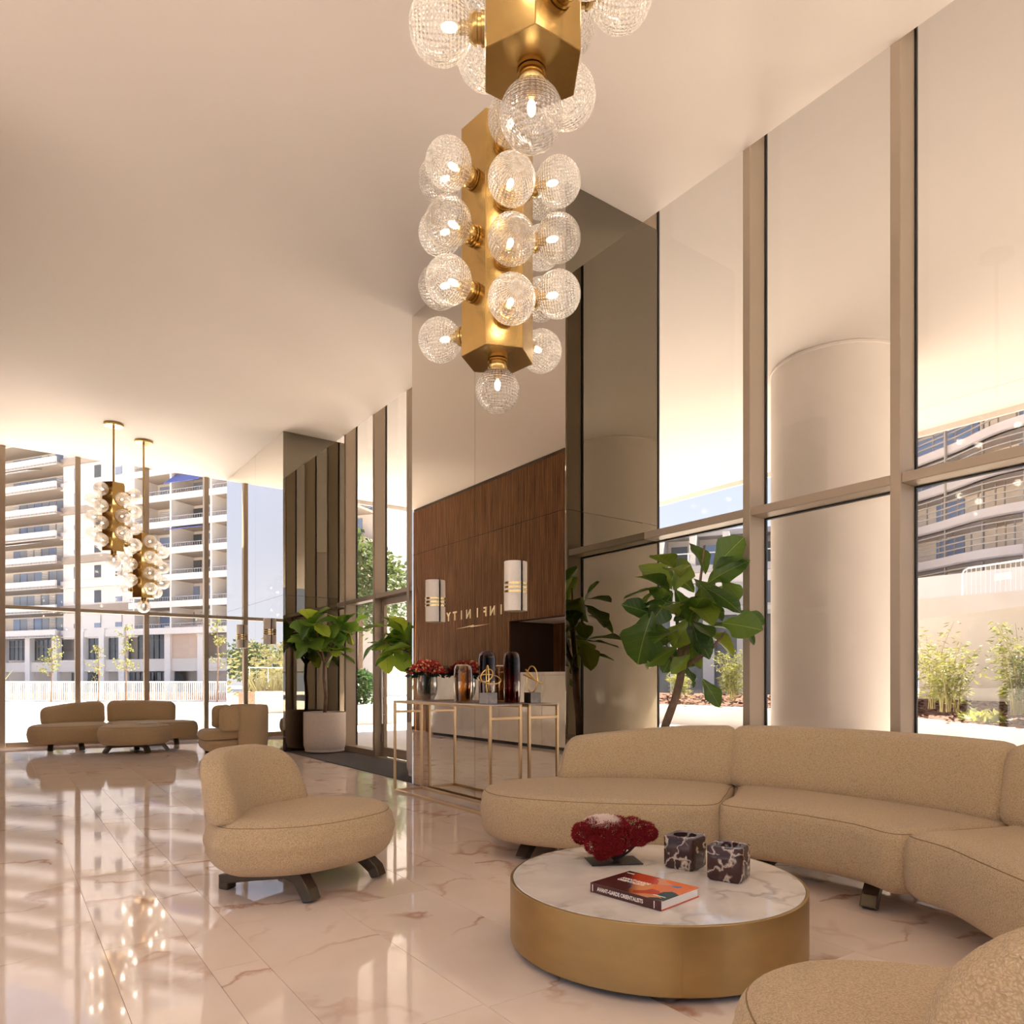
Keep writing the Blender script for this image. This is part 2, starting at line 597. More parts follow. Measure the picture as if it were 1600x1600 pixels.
def leaf_mat(name, c1, c2, trans=0.35, rough=0.35):
    m, nt, out = new_mat(name)
    p = N(nt, 'BsdfPrincipled'); sset(p, 'Roughness', rough)
    t = N(nt, 'BsdfTranslucent')
    oi = N(nt, 'ObjectInfo'); r = N(nt, 'ValToRGB')
    r.color_ramp.elements[0].color = c4(c1); r.color_ramp.elements[1].color = c4(c2)
    nt.links.new(oi.outputs['Random'], r.inputs[0])
    nt.links.new(r.outputs[0], p.inputs['Base Color'])
    br = N(nt, 'HueSaturation'); br.inputs['Value'].default_value = 2.2; br.inputs['Hue'].default_value = 0.475
    nt.links.new(r.outputs[0], br.inputs['Color']); nt.links.new(br.outputs[0], t.inputs[0])
    mx = N(nt, 'MixShader'); mx.inputs[0].default_value = trans
    nt.links.new(p.outputs[0], mx.inputs[1]); nt.links.new(t.outputs[0], mx.inputs[2])
    nt.links.new(mx.outputs[0], out.inputs[0])
    return m
def fig_mat(name, k):
    """leathery leaf: pale midrib and side veins, light shining through the blade"""
    m, nt, out = new_mat(name)
    p = N(nt, 'BsdfPrincipled'); sset(p, 'Roughness', 0.36)
    t = N(nt, 'BsdfTranslucent')
    oi = N(nt, 'ObjectInfo'); r = N(nt, 'ValToRGB')
    r.color_ramp.elements[0].color = (0.030 * k, 0.070 * k, 0.010 * k, 1); r.color_ramp.elements[1].color = (0.15 * k, 0.22 * k, 0.022 * k, 1)
    em = r.color_ramp.elements.new(.6); em.color = (0.055 * k, 0.115 * k, 0.014 * k, 1)
    nt.links.new(oi.outputs['Random'], r.inputs[0])
    tc = N(nt, 'TexCoord'); sp = N(nt, 'SeparateXYZ'); nt.links.new(tc.outputs['Object'], sp.inputs[0])
    ab = N(nt, 'Math', operation='ABSOLUTE'); nt.links.new(sp.outputs['Y'], ab.inputs[0])
    mid = N(nt, 'Math', operation='LESS_THAN'); mid.inputs[1].default_value = .007; nt.links.new(ab.outputs[0], mid.inputs[0])
    kk = N(nt, 'Math', operation='MULTIPLY_ADD'); kk.inputs[1].default_value = -0.75
    nt.links.new(ab.outputs[0], kk.inputs[0]); nt.links.new(sp.outputs['X'], kk.inputs[2])
    fr = N(nt, 'Math', operation='MULTIPLY'); fr.inputs[1].default_value = 40.0; nt.links.new(kk.outputs[0], fr.inputs[0])
    sn = N(nt, 'Math', operation='SINE'); nt.links.new(fr.outputs[0], sn.inputs[0])
    ve = N(nt, 'MapRange'); ve.inputs[1].default_value = .93; ve.inputs[2].default_value = 1.0; ve.inputs[4].default_value = .14
    nt.links.new(sn.outputs[0], ve.inputs[0])
    mxv = N(nt, 'Math', operation='MAXIMUM'); nt.links.new(mid.outputs[0], mxv.inputs[0]); nt.links.new(ve.outputs[0], mxv.inputs[1])
    mc = N(nt, 'Mix', data_type='RGBA'); mc.inputs[7].default_value = (0.16, 0.22, 0.04, 1)
    nt.links.new(mxv.outputs[0], mc.inputs[0]); nt.links.new(r.outputs[0], mc.inputs[6])
    nt.links.new(mc.outputs[2], p.inputs['Base Color'])
    bp = N(nt, 'Bump'); bp.inputs['Strength'].default_value = .15; bp.inputs['Distance'].default_value = .01
    nt.links.new(sn.outputs[0], bp.inputs['Height']); nt.links.new(bp.outputs[0], p.inputs['Normal'])
    br = N(nt, 'HueSaturation'); br.inputs['Value'].default_value = 2.4; br.inputs['Hue'].default_value = 0.47
    nt.links.new(mc.outputs[2], br.inputs['Color']); nt.links.new(br.outputs[0], t.inputs[0])
    mx = N(nt, 'MixShader'); mx.inputs[0].default_value = 0.42
    nt.links.new(p.outputs[0], mx.inputs[1]); nt.links.new(t.outputs[0], mx.inputs[2])
    nt.links.new(mx.outputs[0], out.inputs[0])
    return m
M_fig = fig_mat('fig_leaf', 1.0)
M_fig_lit = fig_mat('lit_fig_leaf', 2.1)  # brighter copy of the fig leaf, with window light put into its colour
M_bamboo = leaf_mat('bamboo_leaf', (0.115, 0.135, 0.028), (0.16, 0.175, 0.036), 0.35, 0.6)
M_tree = leaf_mat('tree_leaf', (0.042, 0.070, 0.020), (0.062, 0.095, 0.026), 0.3, 0.7)
M_grass = leaf_mat('tall_grass', (0.20, 0.20, 0.085), (0.23, 0.23, 0.10), 0.3, 0.8)

def cut_glass():
    m, nt, out = new_mat('diamond_cut_glass')
    tc = N(nt, 'TexCoord')
    sp = N(nt, 'SeparateXYZ'); nt.links.new(tc.outputs['Object'], sp.inputs[0])
    at = N(nt, 'Math', operation='ARCTAN2'); nt.links.new(sp.outputs['Y'], at.inputs[0]); nt.links.new(sp.outputs['X'], at.inputs[1])
    ml = N(nt, 'Math', operation='MULTIPLY'); ml.inputs[1].default_value = 20.0; nt.links.new(at.outputs[0], ml.inputs[0])
    mz = N(nt, 'Math', operation='MULTIPLY'); mz.inputs[1].default_value = 230.0; nt.links.new(sp.outputs['Z'], mz.inputs[0])
    a = N(nt, 'Math', operation='ADD'); nt.links.new(ml.outputs[0], a.inputs[0]); nt.links.new(mz.outputs[0], a.inputs[1])
    s = N(nt, 'Math', operation='SUBTRACT'); nt.links.new(ml.outputs[0], s.inputs[0]); nt.links.new(mz.outputs[0], s.inputs[1])
    s1 = N(nt, 'Math', operation='SINE'); nt.links.new(a.outputs[0], s1.inputs[0])
    s2 = N(nt, 'Math', operation='SINE'); nt.links.new(s.outputs[0], s2.inputs[0])
    mu = N(nt, 'Math', operation='MULTIPLY'); nt.links.new(s1.outputs[0], mu.inputs[0]); nt.links.new(s2.outputs[0], mu.inputs[1])
    b = N(nt, 'Bump'); b.inputs['Strength'].default_value = 0.8; b.inputs['Distance'].default_value = 0.006
    nt.links.new(mu.outputs[0], b.inputs['Height'])
    lw = N(nt, 'LayerWeight'); lw.inputs['Blend'].default_value = 0.42
    nt.links.new(b.outputs[0], lw.inputs['Normal'])
    rg = N(nt, 'ValToRGB')
    rg.color_ramp.elements[0].position = 0.05; rg.color_ramp.elements[0].color = (0.06, 0.06, 0.06, 1)
    rg.color_ramp.elements[1].position = 0.95; rg.color_ramp.elements[1].color = (0.85, 0.85, 0.85, 1)
    nt.links.new(lw.outputs['Facing'], rg.inputs[0])
    t = N(nt, 'BsdfTransparent'); t.inputs[0].default_value = (0.97, 0.95, 0.92, 1)
    g = N(nt, 'BsdfGlossy'); g.inputs['Roughness'].default_value = 0.08; g.inputs[0].default_value = (1, 0.97, 0.93, 1)
    nt.links.new(b.outputs[0], g.inputs['Normal'])
    mx = N(nt, 'MixShader')
    nt.links.new(rg.outputs[0], mx.inputs[0]); nt.links.new(t.outputs[0], mx.inputs[1]); nt.links.new(g.outputs[0], mx.inputs[2])
    tl = N(nt, 'BsdfTranslucent'); tl.inputs[0].default_value = (0.95, 0.92, 0.88, 1)
    df = N(nt, 'BsdfDiffuse'); df.inputs[0].default_value = (0.95, 0.92, 0.88, 1)
    nt.links.new(b.outputs[0], df.inputs['Normal'])
    m1 = N(nt, 'MixShader'); m1.inputs[0].default_value = 0.5
    nt.links.new(tl.outputs[0], m1.inputs[1]); nt.links.new(df.outputs[0], m1.inputs[2])
    cutr = N(nt, 'MapRange'); cutr.inputs[1].default_value = -0.2; cutr.inputs[2].default_value = 1.0
    cutr.inputs[3].default_value = 0.06; cutr.inputs[4].default_value = 0.34
    nt.links.new(mu.outputs[0], cutr.inputs[0])
    m2 = N(nt, 'MixShader')
    nt.links.new(cutr.outputs[0], m2.inputs[0]); nt.links.new(mx.outputs[0], m2.inputs[1]); nt.links.new(m1.outputs[0], m2.inputs[2])
    nt.links.new(m2.outputs[0], out.inputs[0])
    return m
M_globe = cut_glass()

def emit(name, col, st):
    m, nt, out = new_mat(name)
    em = N(nt, 'Emission'); em.inputs[0].default_value = c4(col); em.inputs[1].default_value = st
    nt.links.new(em.outputs[0], out.inputs[0])
    return m
M_bulb = emit('warm_bulb', (1.0, 0.88, 0.72), 2.5)

# ------------------------------------------------------------------ room shell
H = 5.657          # ceiling
XW = 5.014         # room face of the right curtain wall
XG = 5.235         # its glass
YB = 16.40         # room face of the back curtain wall
XM = 4.04          # mirrored face of the two columns
XL, YF = -6.0, -5.0
XR = -0.55         # slatted reception wall

# floor: slab with separate marble tiles on it
fl = MB().box(XL, XG, YF, YB + 0.14, -0.10, -0.004).build('floor', M_grout)
struct(fl)
xs = [-0.74, -0.175, 0.39, 0.735, 0.956, 1.52, 2.085, 2.43, 2.65, 3.21, 3.775, 4.12, 4.34, 4.905, 5.235]
def tile_mesh(w, l):
    g = 0.0012
    b = MB().box(g, w - g, g, l - g, -0.012, 0.0)
    me = b.mesh('tile'); me.materials.append(M_floor)
    return me
tile_cache = {}
tl = 1.49
for i in range(len(xs) - 1):
    w = xs[i + 1] - xs[i]
    y = 0.78 - tl + (0.0, 0.52, 0.0, 0.97, 0.40)[i % 5] - tl
    if i in (2, 3, 4):
        y = 5.28 - 5 * tl + (0.0 if i != 3 else -0.54)
    while y < YB + 0.1:
        y0 = max(y, YF); y1 = min(y + tl, YB + 0.12)
        if y1 - y0 > 0.05 and y1 > 0.3:
            key = (round(w, 3), round(y1 - y0, 3))
            if key not in tile_cache:
                tile_cache[key] = tile_mesh(*key)
            t = link('tile', tile_cache[key], fl)
            t.location = (xs[i], y0, 0)
        y += tl
# the part of the floor outside the picture, one polished sheet
MB().box(XL, xs[0] - 0.002, YF, YB, -0.012, 0.0).box(xs[0], XG, YF, 0.02, -0.012, 0.0).build('floor_sheet', M_floor, fl)

ce = struct(MB().box(XL, XW, YF, YB - 0.02, H, H + 0.5).build('ceiling', M_ceiling))
MB().box(XW + 0.002, XG + 0.14, YF, YB + 0.14, H + 0.40, H + 0.5).build('slot_soffit', M_soffit, ce)
MB().box(2.45, 2.88, 3.10, 3.53, H - 0.006, H + 0.01).build('access_panel', M_ceiling, ce)
struct(MB().box(XL, XG + 0.2, YF - 0.3, YF, H - 0.25, H + 0.5).build('wall_front', M_wallpaint))

# ---- right curtain wall, one structure object per bay
P0, PIT = 2.410, 1.207
def bay(n, y0, y1, door=False):
    """bay whose near mullion has its near face at y0"""
    w = root_struct('window_%d' % n, (XW, y0, 0))
    L = y1 - y0
    MB().box(0, 0.20, 0, 0.072, 0, H + 0.38).build('mullion', M_frame, w, bevel=0.004, seg=1)
    MB().box(0.20, 0.222, -0.012, 0.084, 0, H + 0.38).build('gasket', M_gasket, w)
    MB().box(0.012, 0.19, 0.073, L - 0.001, 2.612, 2.682).build('transom', M_frame, w, bevel=0.004, seg=1)
    MB().box(0.19, 0.222, 0.085, L - 0.013, 2.60, 2.694).build('transom_gasket', M_gasket, w)
    if not door:
        MB().box(0.02, 0.20, 0.073, L - 0.001, 0.0, 0.10).build('sill', M_frame, w, bevel=0.004, seg=1)
    gz = 0.10 if not door else 2.66
    if not door:
        MB().box(0.205, 0.220, 0.074, L - 0.002, 0.10, 2.60).build('pane', M_glass, w)
    MB().box(0.205, 0.220, 0.074, L - 0.002, 2.694, H + 0.38).build('pane', M_glass, w)
    return w
n = 1
for k in range(-6, 12):
    y0 = P0 + PIT * k
    y1 = min(y0 + PIT, YB)
    bay(n, y0, y1, door=(k in (5, 6)))
    n += 1
# entrance doors below the transom of two bays
def door(n, y0, y1, ajar=0.0):
    d = root_struct('door_%d' % n, (XG - 0.06, y0, 0))
    L = y1 - y0
    st = 0.075
    MB().box(-0.03, 0.03, 0.0, st, 0.01, 2.60).box(-0.03, 0.03, L - st, L, 0.01, 2.60).box(-0.03, 0.03, st, L - st, 0.01, 0.16).box(-0.03, 0.03, st, L - st, 2.50, 2.60).build('door_frame', M_frame, d, bevel=0.004, seg=1)
    MB().box(-0.006, 0.006, st, L - st, 0.16, 2.50).build('pane', M_glass, d)
    MB().tube([(-0.09, L - 0.13, 0.55), (-0.09, L - 0.13, 1.75)], 0.016, 12).tube([(-0.03, L - 0.13, 0.7), (-0.09, L - 0.13, 0.7)], 0.01, 8).tube([(-0.03, L - 0.13, 1.6), (-0.09, L - 0.13, 1.6)], 0.01, 8).build('handle', plain('door_steel', (0.55, 0.52, 0.48), 0.25, 1.0), d, smooth='auto')
    MB().box(-0.06, -0.028, L - 0.075, L - 0.02, 0.98, 1.16).build('lock_case', M_frame, d, bevel=0.004, seg=1)
    MB().box(-0.055, -0.03, L - 0.05, L - 0.012, 0.25, 0.37).box(-0.055, -0.03, L - 0.05, L - 0.012, 2.25, 2.37).build('hinge', M_frame, d)
    return d
door(1, P0 + PIT * 5 + 0.075, P0 + PIT * 6 - 0.003)
door(2, P0 + PIT * 6 + 0.075, P0 + PIT * 7 - 0.003)

# ---- back curtain wall
xb = [-6.0 + 0.0, -4.80, -3.59, -2.38, -1.175, 0.035, 1.243, 2.463, 3.626, 4.86]
for i in range(len(xb)):
    x0 = xb[i]; x1 = xb[i + 1] if i + 1 < len(xb) else XG + 0.1
    w = root_struct('window_%d' % n, (x0, YB, 0)); n += 1
    L = x1 - x0
    MB().box(-0.045, 0.045, -0.04, 0.12, 0, H + 0.38).build('mullion', M_frame, w, bevel=0.004, seg=1)
    MB().box(0.046, L - 0.046, -0.02, 0.10, 2.612, 2.682).build('transom', M_frame, w, bevel=0.004, seg=1)
    MB().box(0.046, L - 0.046, -0.02, 0.10, 0, 0.09).build('sill', M_frame, w, bevel=0.004, seg=1)
    MB().box(0.046, L - 0.046, 0.02, 0.032, 0.09, 2.612).build('pane', M_glass, w)
    MB().box(0.046, L - 0.046, 0.02, 0.032, 2.682, H + 0.38).build('pane', M_glass, w)

# ---- unseen left glazing, added to brighten the room, beyond the picture's left edge
for k in range(11):
    y0 = YF + k * 1.36
    w = root_struct('window_%d' % n, (XL, y0, 0)); n += 1
    MB().box(-0.2, 0.0, 0, 0.08, 0, H).build('mullion', M_frame, w)
    MB().box(-0.2, -0.02, 0.081, 1.359, 2.61, 2.68).build('transom', M_frame, w)
    MB().box(-0.2, -0.02, 0.081, 1.359, 0, 0.1).build('sill', M_frame, w)
    MB().box(-0.19, -0.175, 0.081, 1.359, 0.1, 2.61).build('pane', M_glass, w)
    MB().box(-0.19, -0.175, 0.081, 1.359, 2.68, H).build('pane', M_glass, w)

# ---- unseen glazing behind the camera, added to let in more daylight
for k in range(9):
    x0 = XL + k * 1.24
    w = root_struct('window_%d' % n, (x0, YF, 0)); n += 1
    MB().box(0, 0.07, -0.2, 0.0, 0, H - 0.25).build('mullion', M_frame, w)
    MB().box(0.071, 1.239, -0.2, -0.02, 2.61, 2.68).build('transom', M_frame, w)
    MB().box(0.071, 1.239, -0.19, -0.175, 0, 2.61).build('pane', M_glass, w)
    MB().box(0.071, 1.239, -0.19, -0.175, 2.68, H - 0.25).build('pane', M_glass, w)

# ---- mirror-clad columns
def mirror_column(name, ya, yb, yj):
    r = root_struct(name, (XM, ya, 0))
    L = yb - ya; J = 2.765; g = 0.004
    MB().box(0.012, XG - 0.02 - XM, 0.012, L - 0.012, 0.0, H - 0.002).build('core', M_edge, r)
    for (a, b) in ((0.0, yj - ya), (yj - ya, L)):
        for (z0, z1) in ((0.012, J), (J, H - 0.003)):
            MB().box(0, 0.012, a + g / 2, b - g / 2, z0 + g / 2, z1 - g / 2).build('mirror_panel', M_mirror, r)
    for (z0, z1) in ((0.012, J), (J, H - 0.003)):
        MB().box(0.004, XG - 0.03 - XM, 0, 0.012, z0 + g / 2, z1 - g / 2).build('smoked_panel', M_dark_mirror, r)
        MB().box(0.004, XG - 0.03 - XM, L - 0.012, L, z0 + g / 2, z1 - g / 2).build('smoked_panel', M_dark_mirror, r)
    return r
mirror_column('trim_1', 4.815, 7.69, 6.287)
mirror_column('trim_2', 12.52, YB - 0.05, 14.19)

# ---- slatted reception wall (seen in the mirror)
YS, YE = 6.6, YB - 0.05
NY, NZ0, NZ1 = 12.1, 1.42, 2.50
wl = root_struct('wall_left', (XR, 0, 0))
MB().box(-0.25, -0.02, NY, YE, 0, H - 0.002).box(-0.25, -0.02, YS, NY, NZ1, H - 0.002).box(-0.25, -0.02, YS, NY, 0, NZ0).build('backing', M_slat_dark, wl)
sl = MB()
y = YS + 0.01
while y < YE - 0.03:
    for z0, z1 in (((0.0, H - 0.08),) if y > NY else ((NZ1, H - 0.08), (0.0, NZ0))):
        sl.box(-0.02, 0.014, y, y + 0.032, z0, z1)
    y += 0.055
sl.build('slat', M_slat, wl, stuff=True)
sl = MB(); y = YS + 0.01
MB().box(-1.25, -1.20, YS, NY + 0.2, 0, NZ1 + 0.1).build('niche_back', M_slat_dark, wl)
while y < NY:
    sl.box(-1.20, -1.18, y, y + 0.03, NZ0, NZ1); y += 0.046
sl.build('niche_slat', M_slat, wl, stuff=True)
MB().box(-1.25, -0.251, YS, NY, NZ1, NZ1 + 0.05).build('niche_ceiling', M_ceiling, wl)
MB().box(-1.25, -0.251, NY, NY + 0.05, NZ0, NZ1).build('niche_side', M_slat_dark, wl)
struct(MB().box(XL, XR - 0.26, YS - 0.05, YS, 0, H).build('wall_lobby', M_wallpaint))

# ------------------------------------------------------------------ outdoors
gr = struct(MB().box(-130, 130, YB + 0.145, 190, -0.3, -0.02).box(XG + 0.01, 130, -60, YB + 0.144, -0.3, -0.02).box(-130, XL - 0.21, -60, YB + 0.144, -0.3, -0.02).box(XL - 0.209, XG + 0.009, -60, YF - 0.31, -0.3, -0.02).build('ground', M_paving))
# canopy over the terrace outside the right windows
HC = H + 0.34
cp = struct(MB().box(XG + 0.15, 14.2, YF - 6, 17.5, HC, HC + 0.5).build('canopy', M_soffit))
MB().box(14.2, 14.26, YF - 6, 17.5, HC - 0.10, HC + 0.7).box(XG + 0.15, 14.26, 17.5, 17.56, HC - 0.10, HC + 0.7).build('fascia', M_soffit, cp)
MB().box(13.02, 13.04, YF - 6, 16.3, HC - 0.006, HC + 0.002).box(XG + 0.2, 13.04, 16.29, 16.31, HC - 0.006, HC + 0.002).build('joint', plain('canopy_joint', (0.62, 0.55, 0.48), 0.8), cp)
struct(MB().box(XL - 0.2, XG + 0.15, YF - 0.3, YB + 0.2, H + 0.52, H + 1.0).build('roof', M_soffit))
for i, yc in enumerate((-1.02, 5.90, 12.82)):
    c = MB().lathe([(0.93, -0.02), (0.93, HC - 0.05), (0.945, HC - 0.04), (0.945, HC - 0.004)], (10.29, yc, 0), 64).build('round_column', M_col, smooth='auto')
    struct(c)

def offset(poly, d):
    out = []
    for i, p in enumerate(poly):
        a = Vector(poly[max(i - 1, 0)]); b = Vector(poly[min(i + 1, len(poly) - 1)])
        t = (b - a).normalized()
        out.append((p[0] + t.y * d, p[1] - t.x * d))
    return out

# raised bed with its white front wall, mulch, and the tall white retaining wall behind it
front = [(15.2, -12), (14.4, -6), (13.3, -1.5), (12.3, 1.6), (11.95, 2.9), (12.1, 4.05), (13.0, 5.3), (14.0, 6.5), (15.2, 8.8), (15.9, 11.0), (16.2, 13.5), (16.1, 16.5), (15.4, 20)]
front = [(p.x, p.y) for p in crom([(x, y, 0) for x, y in front], 60)]
inner = offset(front, 0.16)
backl = offset(front, 1.75)
bed = thing('planter_bed', 'long curved planter of bark mulch with tall white back wall, outside the right windows', 'planter', (0, 0, 0))
def ribbon(a, b, za0, za1, zb0=None, zb1=None):
    """solid strip between plan lines a and b"""
    n = len(a); vs = []; fs = []
    zb0 = za0 if zb0 is None else zb0; zb1 = za1 if zb1 is None else zb1
    for i in range(n):
        vs += [(a[i][0], a[i][1], za0), (a[i][0], a[i][1], za1), (b[i][0], b[i][1], zb1), (b[i][0], b[i][1], zb0)]
    for i in range(n - 1):
        o = i * 4
        for k in range(4):
            k2 = (k + 1) % 4
            fs.append((o + k, o + k2, o + 4 + k2, o + 4 + k))
    fs.append((0, 1, 2, 3)); fs.append((n * 4 - 1, n * 4 - 2, n * 4 - 3, n * 4 - 4))
    return MB().add(vs, fs)
ribbon(front, inner, -0.02, 0.55).build('planter_wall', M_planter_wall, bed, smooth='auto')
ribbon(inner, backl, -0.02, 0.50, -0.02, 0.86).build('mulch', M_mulch, bed, smooth='auto')
chips = MB(); R = random.Random(3)
for k in range(2600):
    i = R.randrange(18, 52); u = R.random()
    x = inner[i][0] + (backl[i][0] - inner[i][0]) * u + R.uniform(-.25, .25); y = inner[i][1] + (backl[i][1] - inner[i][1]) * u + R.uniform(-.25, .25)
    z = 0.50 + 0.36 * u
    a = R.random() * pi; l = R.uniform(.03, .08); w = .02
    dx, dy = cos(a) * l, sin(a) * l; ex, ey = -sin(a) * w, cos(a) * w
    t = R.uniform(-.02, .03)
    chips.add([(x - dx - ex, y - dy - ey, z), (x + dx - ex, y + dy - ey, z + t), (x + dx + ex, y + dy + ey, z + t + .02), (x - dx + ex, y - dy + ey, z + .02)], [(0, 1, 2, 3)])
chips.build('mulch_chips', M_mulch, bed, stuff=True)
i0, i1 = 0, 39
ribbon(backl[i0:i1], offset(front, 2.0)[i0:i1], -0.02, 2.62).build('retaining_wall', M_render, bed, smooth='auto')

# bamboo clumps in the bed
def leaf_quads(b, p, d, l, w, R):
    d = d.normalized()
    s = d.cross(Vector((R.uniform(-1, 1), R.uniform(-1, 1), R.uniform(-1, 1)))).normalized() * w
    q = p + d * l
    m = p + d * (l * 0.45)
    b.add([p, m + s, q, m - s], [(0, 1, 2, 3)])
def bamboo(name, label, loc, h, nst, seed, spread=0.35, leaves=26, group=None, lw=0.011):
    R = random.Random(seed)
    t = thing(name, label, 'bamboo', loc, 0, group)
    stems = MB(); lv = MB()
    for k in range(nst):
        a = R.random() * 2 * pi; r = R.random() * spread * 0.35
        x, y = r * cos(a), r * sin(a)
        dx, dy = R.uniform(-1, 1) * spread, R.uniform(-1, 1) * spread
        hh = h * R.uniform(0.6, 1.0)
        pts = [(x + dx * u * u, y + dy * u * u, hh * u) for u in (0, .25, .5, .75, 1)]
        stems.tube(pts, [0.009, 0.008, 0.007, 0.005, 0.003], 5)
        for j in range(leaves):
            u = R.uniform(0.18, 1.0)
            p = Vector((x + dx * u * u, y + dy * u * u, hh * u))
            a2 = R.random() * 2 * pi
            out = Vector((cos(a2), sin(a2), R.uniform(-.2, .9)))
            br = R.uniform(0.03, 0.22) * (1.15 - u * .6)
            p2 = p + out.normalized() * br
            for q in range(3):
                leaf_quads(lv, p2 + Vector((R.uniform(-.04, .04), R.uniform(-.04, .04), R.uniform(-.04, .04))), Vector((out.x + R.uniform(-.6, .6), out.y + R.uniform(-.6, .6), R.uniform(-.7, .3))), R.uniform(.07, .14), lw, R)
    stems.build('canes', plain('bamboo_cane', (0.30, 0.26, 0.10), 0.6), t)
    lv.build('foliage', M_bamboo, t, stuff=True)
    return t
bamboo('bamboo', 'low bushy bamboo at the left edge of the large right-hand pane', (14.85, 7.05, 0.7), 1.05, 12, 11, 0.32)
bamboo('bamboo', 'tall thin leaning bamboo behind the right-hand pane, against the white wall', (14.4, 6.35, 0.72), 1.75, 6, 12, 0.40, 24)
bamboo('bamboo', 'densest bamboo clump, in the middle of the right-hand pane', (13.75, 5.75, 0.7), 1.35, 20, 13, 0.55, 26)
bamboo('bamboo', 'bamboo cut off by the right edge of the photo', (13.35, 4.55, 0.7), 1.5, 20, 14, 0.45, 26)
bamboo('bamboo', 'upright pale yellow bamboo right of the large fig tree', (16.6, 12.55, 0.7), 1.5, 22, 15, 0.4, 28)
bamboo('bamboo', 'low yellow-green bush seen left of the large fig trunk', (16.8, 14.6, 0.7), 0.95, 18, 16, 0.4, 26)
bamboo('bamboo', 'feathery bamboo shown only in the smoked mirror beside the large fig tree', (15.1, -5.0, 0.75), 1.6, 14, 17, 0.5, 26)
bamboo('bamboo', 'thin bamboo stems shown only in the smoked mirror, near its right edge', (15.2, -6.6, 0.75), 1.9, 6, 18, 0.5, 22)
lowp = MB(); R = random.Random(5)
for k in range(90):
    a = R.random() * 2 * pi
    leaf_quads(lowp, Vector((R.uniform(-.25, .25), R.uniform(-.2, .2), R.uniform(0, .12))), Vector((cos(a), sin(a), R.uniform(.1, .9))), R.uniform(.12, .24), .03, R)
o = lowp.build('ground_plant', M_bamboo); o.location = (13.25, 5.15, 0.58)
tag(o, 'broad leaved green ground plant at the foot of the bamboo clump', 'plant')
o = o.copy(); COL.objects.link(o); o.location = (13.0, 4.85, 0.57); o.rotation_euler = (0, 0, 1.9)
tag(o, 'smaller broad leaved plant to the right at the mulch front edge', 'plant')

# crowd barriers on the street above the retaining wall
M_galv = plain('galvanised_steel', (0.62, 0.60, 0.57), 0.45, 0.6)
def barrier(loc, rot, label):
    t = thing('crowd_barrier', label, 'barrier', loc, rot, 'crowd barriers above the white wall')
    L, Hh = 2.2, 1.05
    MB().tube([(0, 0, 0.0), (0, 0, Hh - .15), (.04, 0, Hh - .05), (.15, 0, Hh), (L - .15, 0, Hh), (L - .04, 0, Hh - .05), (L, 0, Hh - .15), (L, 0, 0)], 0.022, 8).tube([(0, 0, .2), (L, 0, .2)], 0.018, 8).build('tube_frame', M_galv, t, smooth=True)
    b = MB()
    for k in range(1, 17):
        b.tube([(L * k / 17, 0, .2), (L * k / 17, 0, Hh)], 0.008, 5)
    b.build('bars', M_galv, t)
    MB().box(L * .4, L * .6, -.012, .012, .62, .8).build('plate', M_galv, t)
    return t
us = struct(MB().box(18.2, 90, -40, 9.0, 2.0, 3.25).build('upper_street', M_render))
barrier((21.3, 8.6, 3.25), radians(-104), 'crowd barrier above the white wall, left one behind the right-hand pane')
barrier((20.6, 6.3, 3.25), radians(-108), 'crowd barrier above the white wall, cut off by the right edge')
barrier((21.5, -7.0, 3.25), radians(-75), 'crowd barrier above the wall, shown only in the smoked mirror')
tag(MB().box(30.0, 30.4, -30, 20, 2.3, 5.4).build('parapet_wall', M_render), 'white parapet wall across the street under the louvred building', 'wall')

# louvred office building with wavy balconies
d = Vector((0.306, 0.952)).normalized(); nn = Vector((-d.y, d.x))
O0 = (44.0, 4.0)
ob = thing('office_building', 'office building wrapped in wavy pale bands and thin louvres, far right', 'building', (O0[0], O0[1], 0))
M_band = plain('balcony_band', (0.58, 0.49, 0.43), 0.8)
M_louvre = plain('louvre_metal', (0.42, 0.35, 0.28), 0.5, 0.3)
M_cream = plain('cream_facade', (0.86, 0.74, 0.60), 0.85)
M_bglass = plain('blue_window_glass', (0.22, 0.30, 0.48), 0.12, 0.0, 0.8)
def wave(s, f):
    return 1.0 + 0.55 * sin(s * 0.42 + f * 0.35 + 0.6) + 0.15 * sin(s * 0.95 + f * .5)
NS = 70; S0, S1 = -6.0, 30.0
def strip(z0, z1, dep, f, thick):
    a = []; b = []
    for i in range(NS):
        s = S0 + (S1 - S0) * i / (NS - 1)
        w = wave(s, f) + dep
        a.append((d.x * s + nn.x * w, d.y * s + nn.y * w)); b.append((d.x * s + nn.x * (w - thick), d.y * s + nn.y * (w - thick)))
    return ribbon(a, b, z0, z1)
FL = 2.3
for f in range(2, 11):
    z = 1.9 + f * FL
    strip(z - 0.62, z, 0.9, f, 0.25).build('balcony_band', M_band, ob, smooth='auto')
    strip(z - 0.62, z - 0.5, 0.9, f, 2.6).build('floor_slab', M_band, ob, smooth='auto')
    for q in range(4):
        zz = z + 0.28 + q * 0.36
        strip(zz, zz + 0.07, 0.95, f, 0.06).build('louvre', M_louvre, ob)
post = MB(); R = random.Random(2)
s = S0
while s < S1:
    w = 2.0
    post.obox((0, 0), d, nn, s, s + 0.09, 1.9, 2.05, 7.0, 24)
    s += 2.45
post.build('louvre_posts', M_louvre, ob, stuff=True)
mb = MB(); s = S0
for f in range(2, 11):
    z = 1.9 + f * FL; s = S0
    while s < S1:
        if R.random() < .7:
            mb.obox((0, 0), d, nn, s, s + 0.07, .9, .96, z, z + 1.75)
        s += R.choice((0.55, 1.1, 0.8))
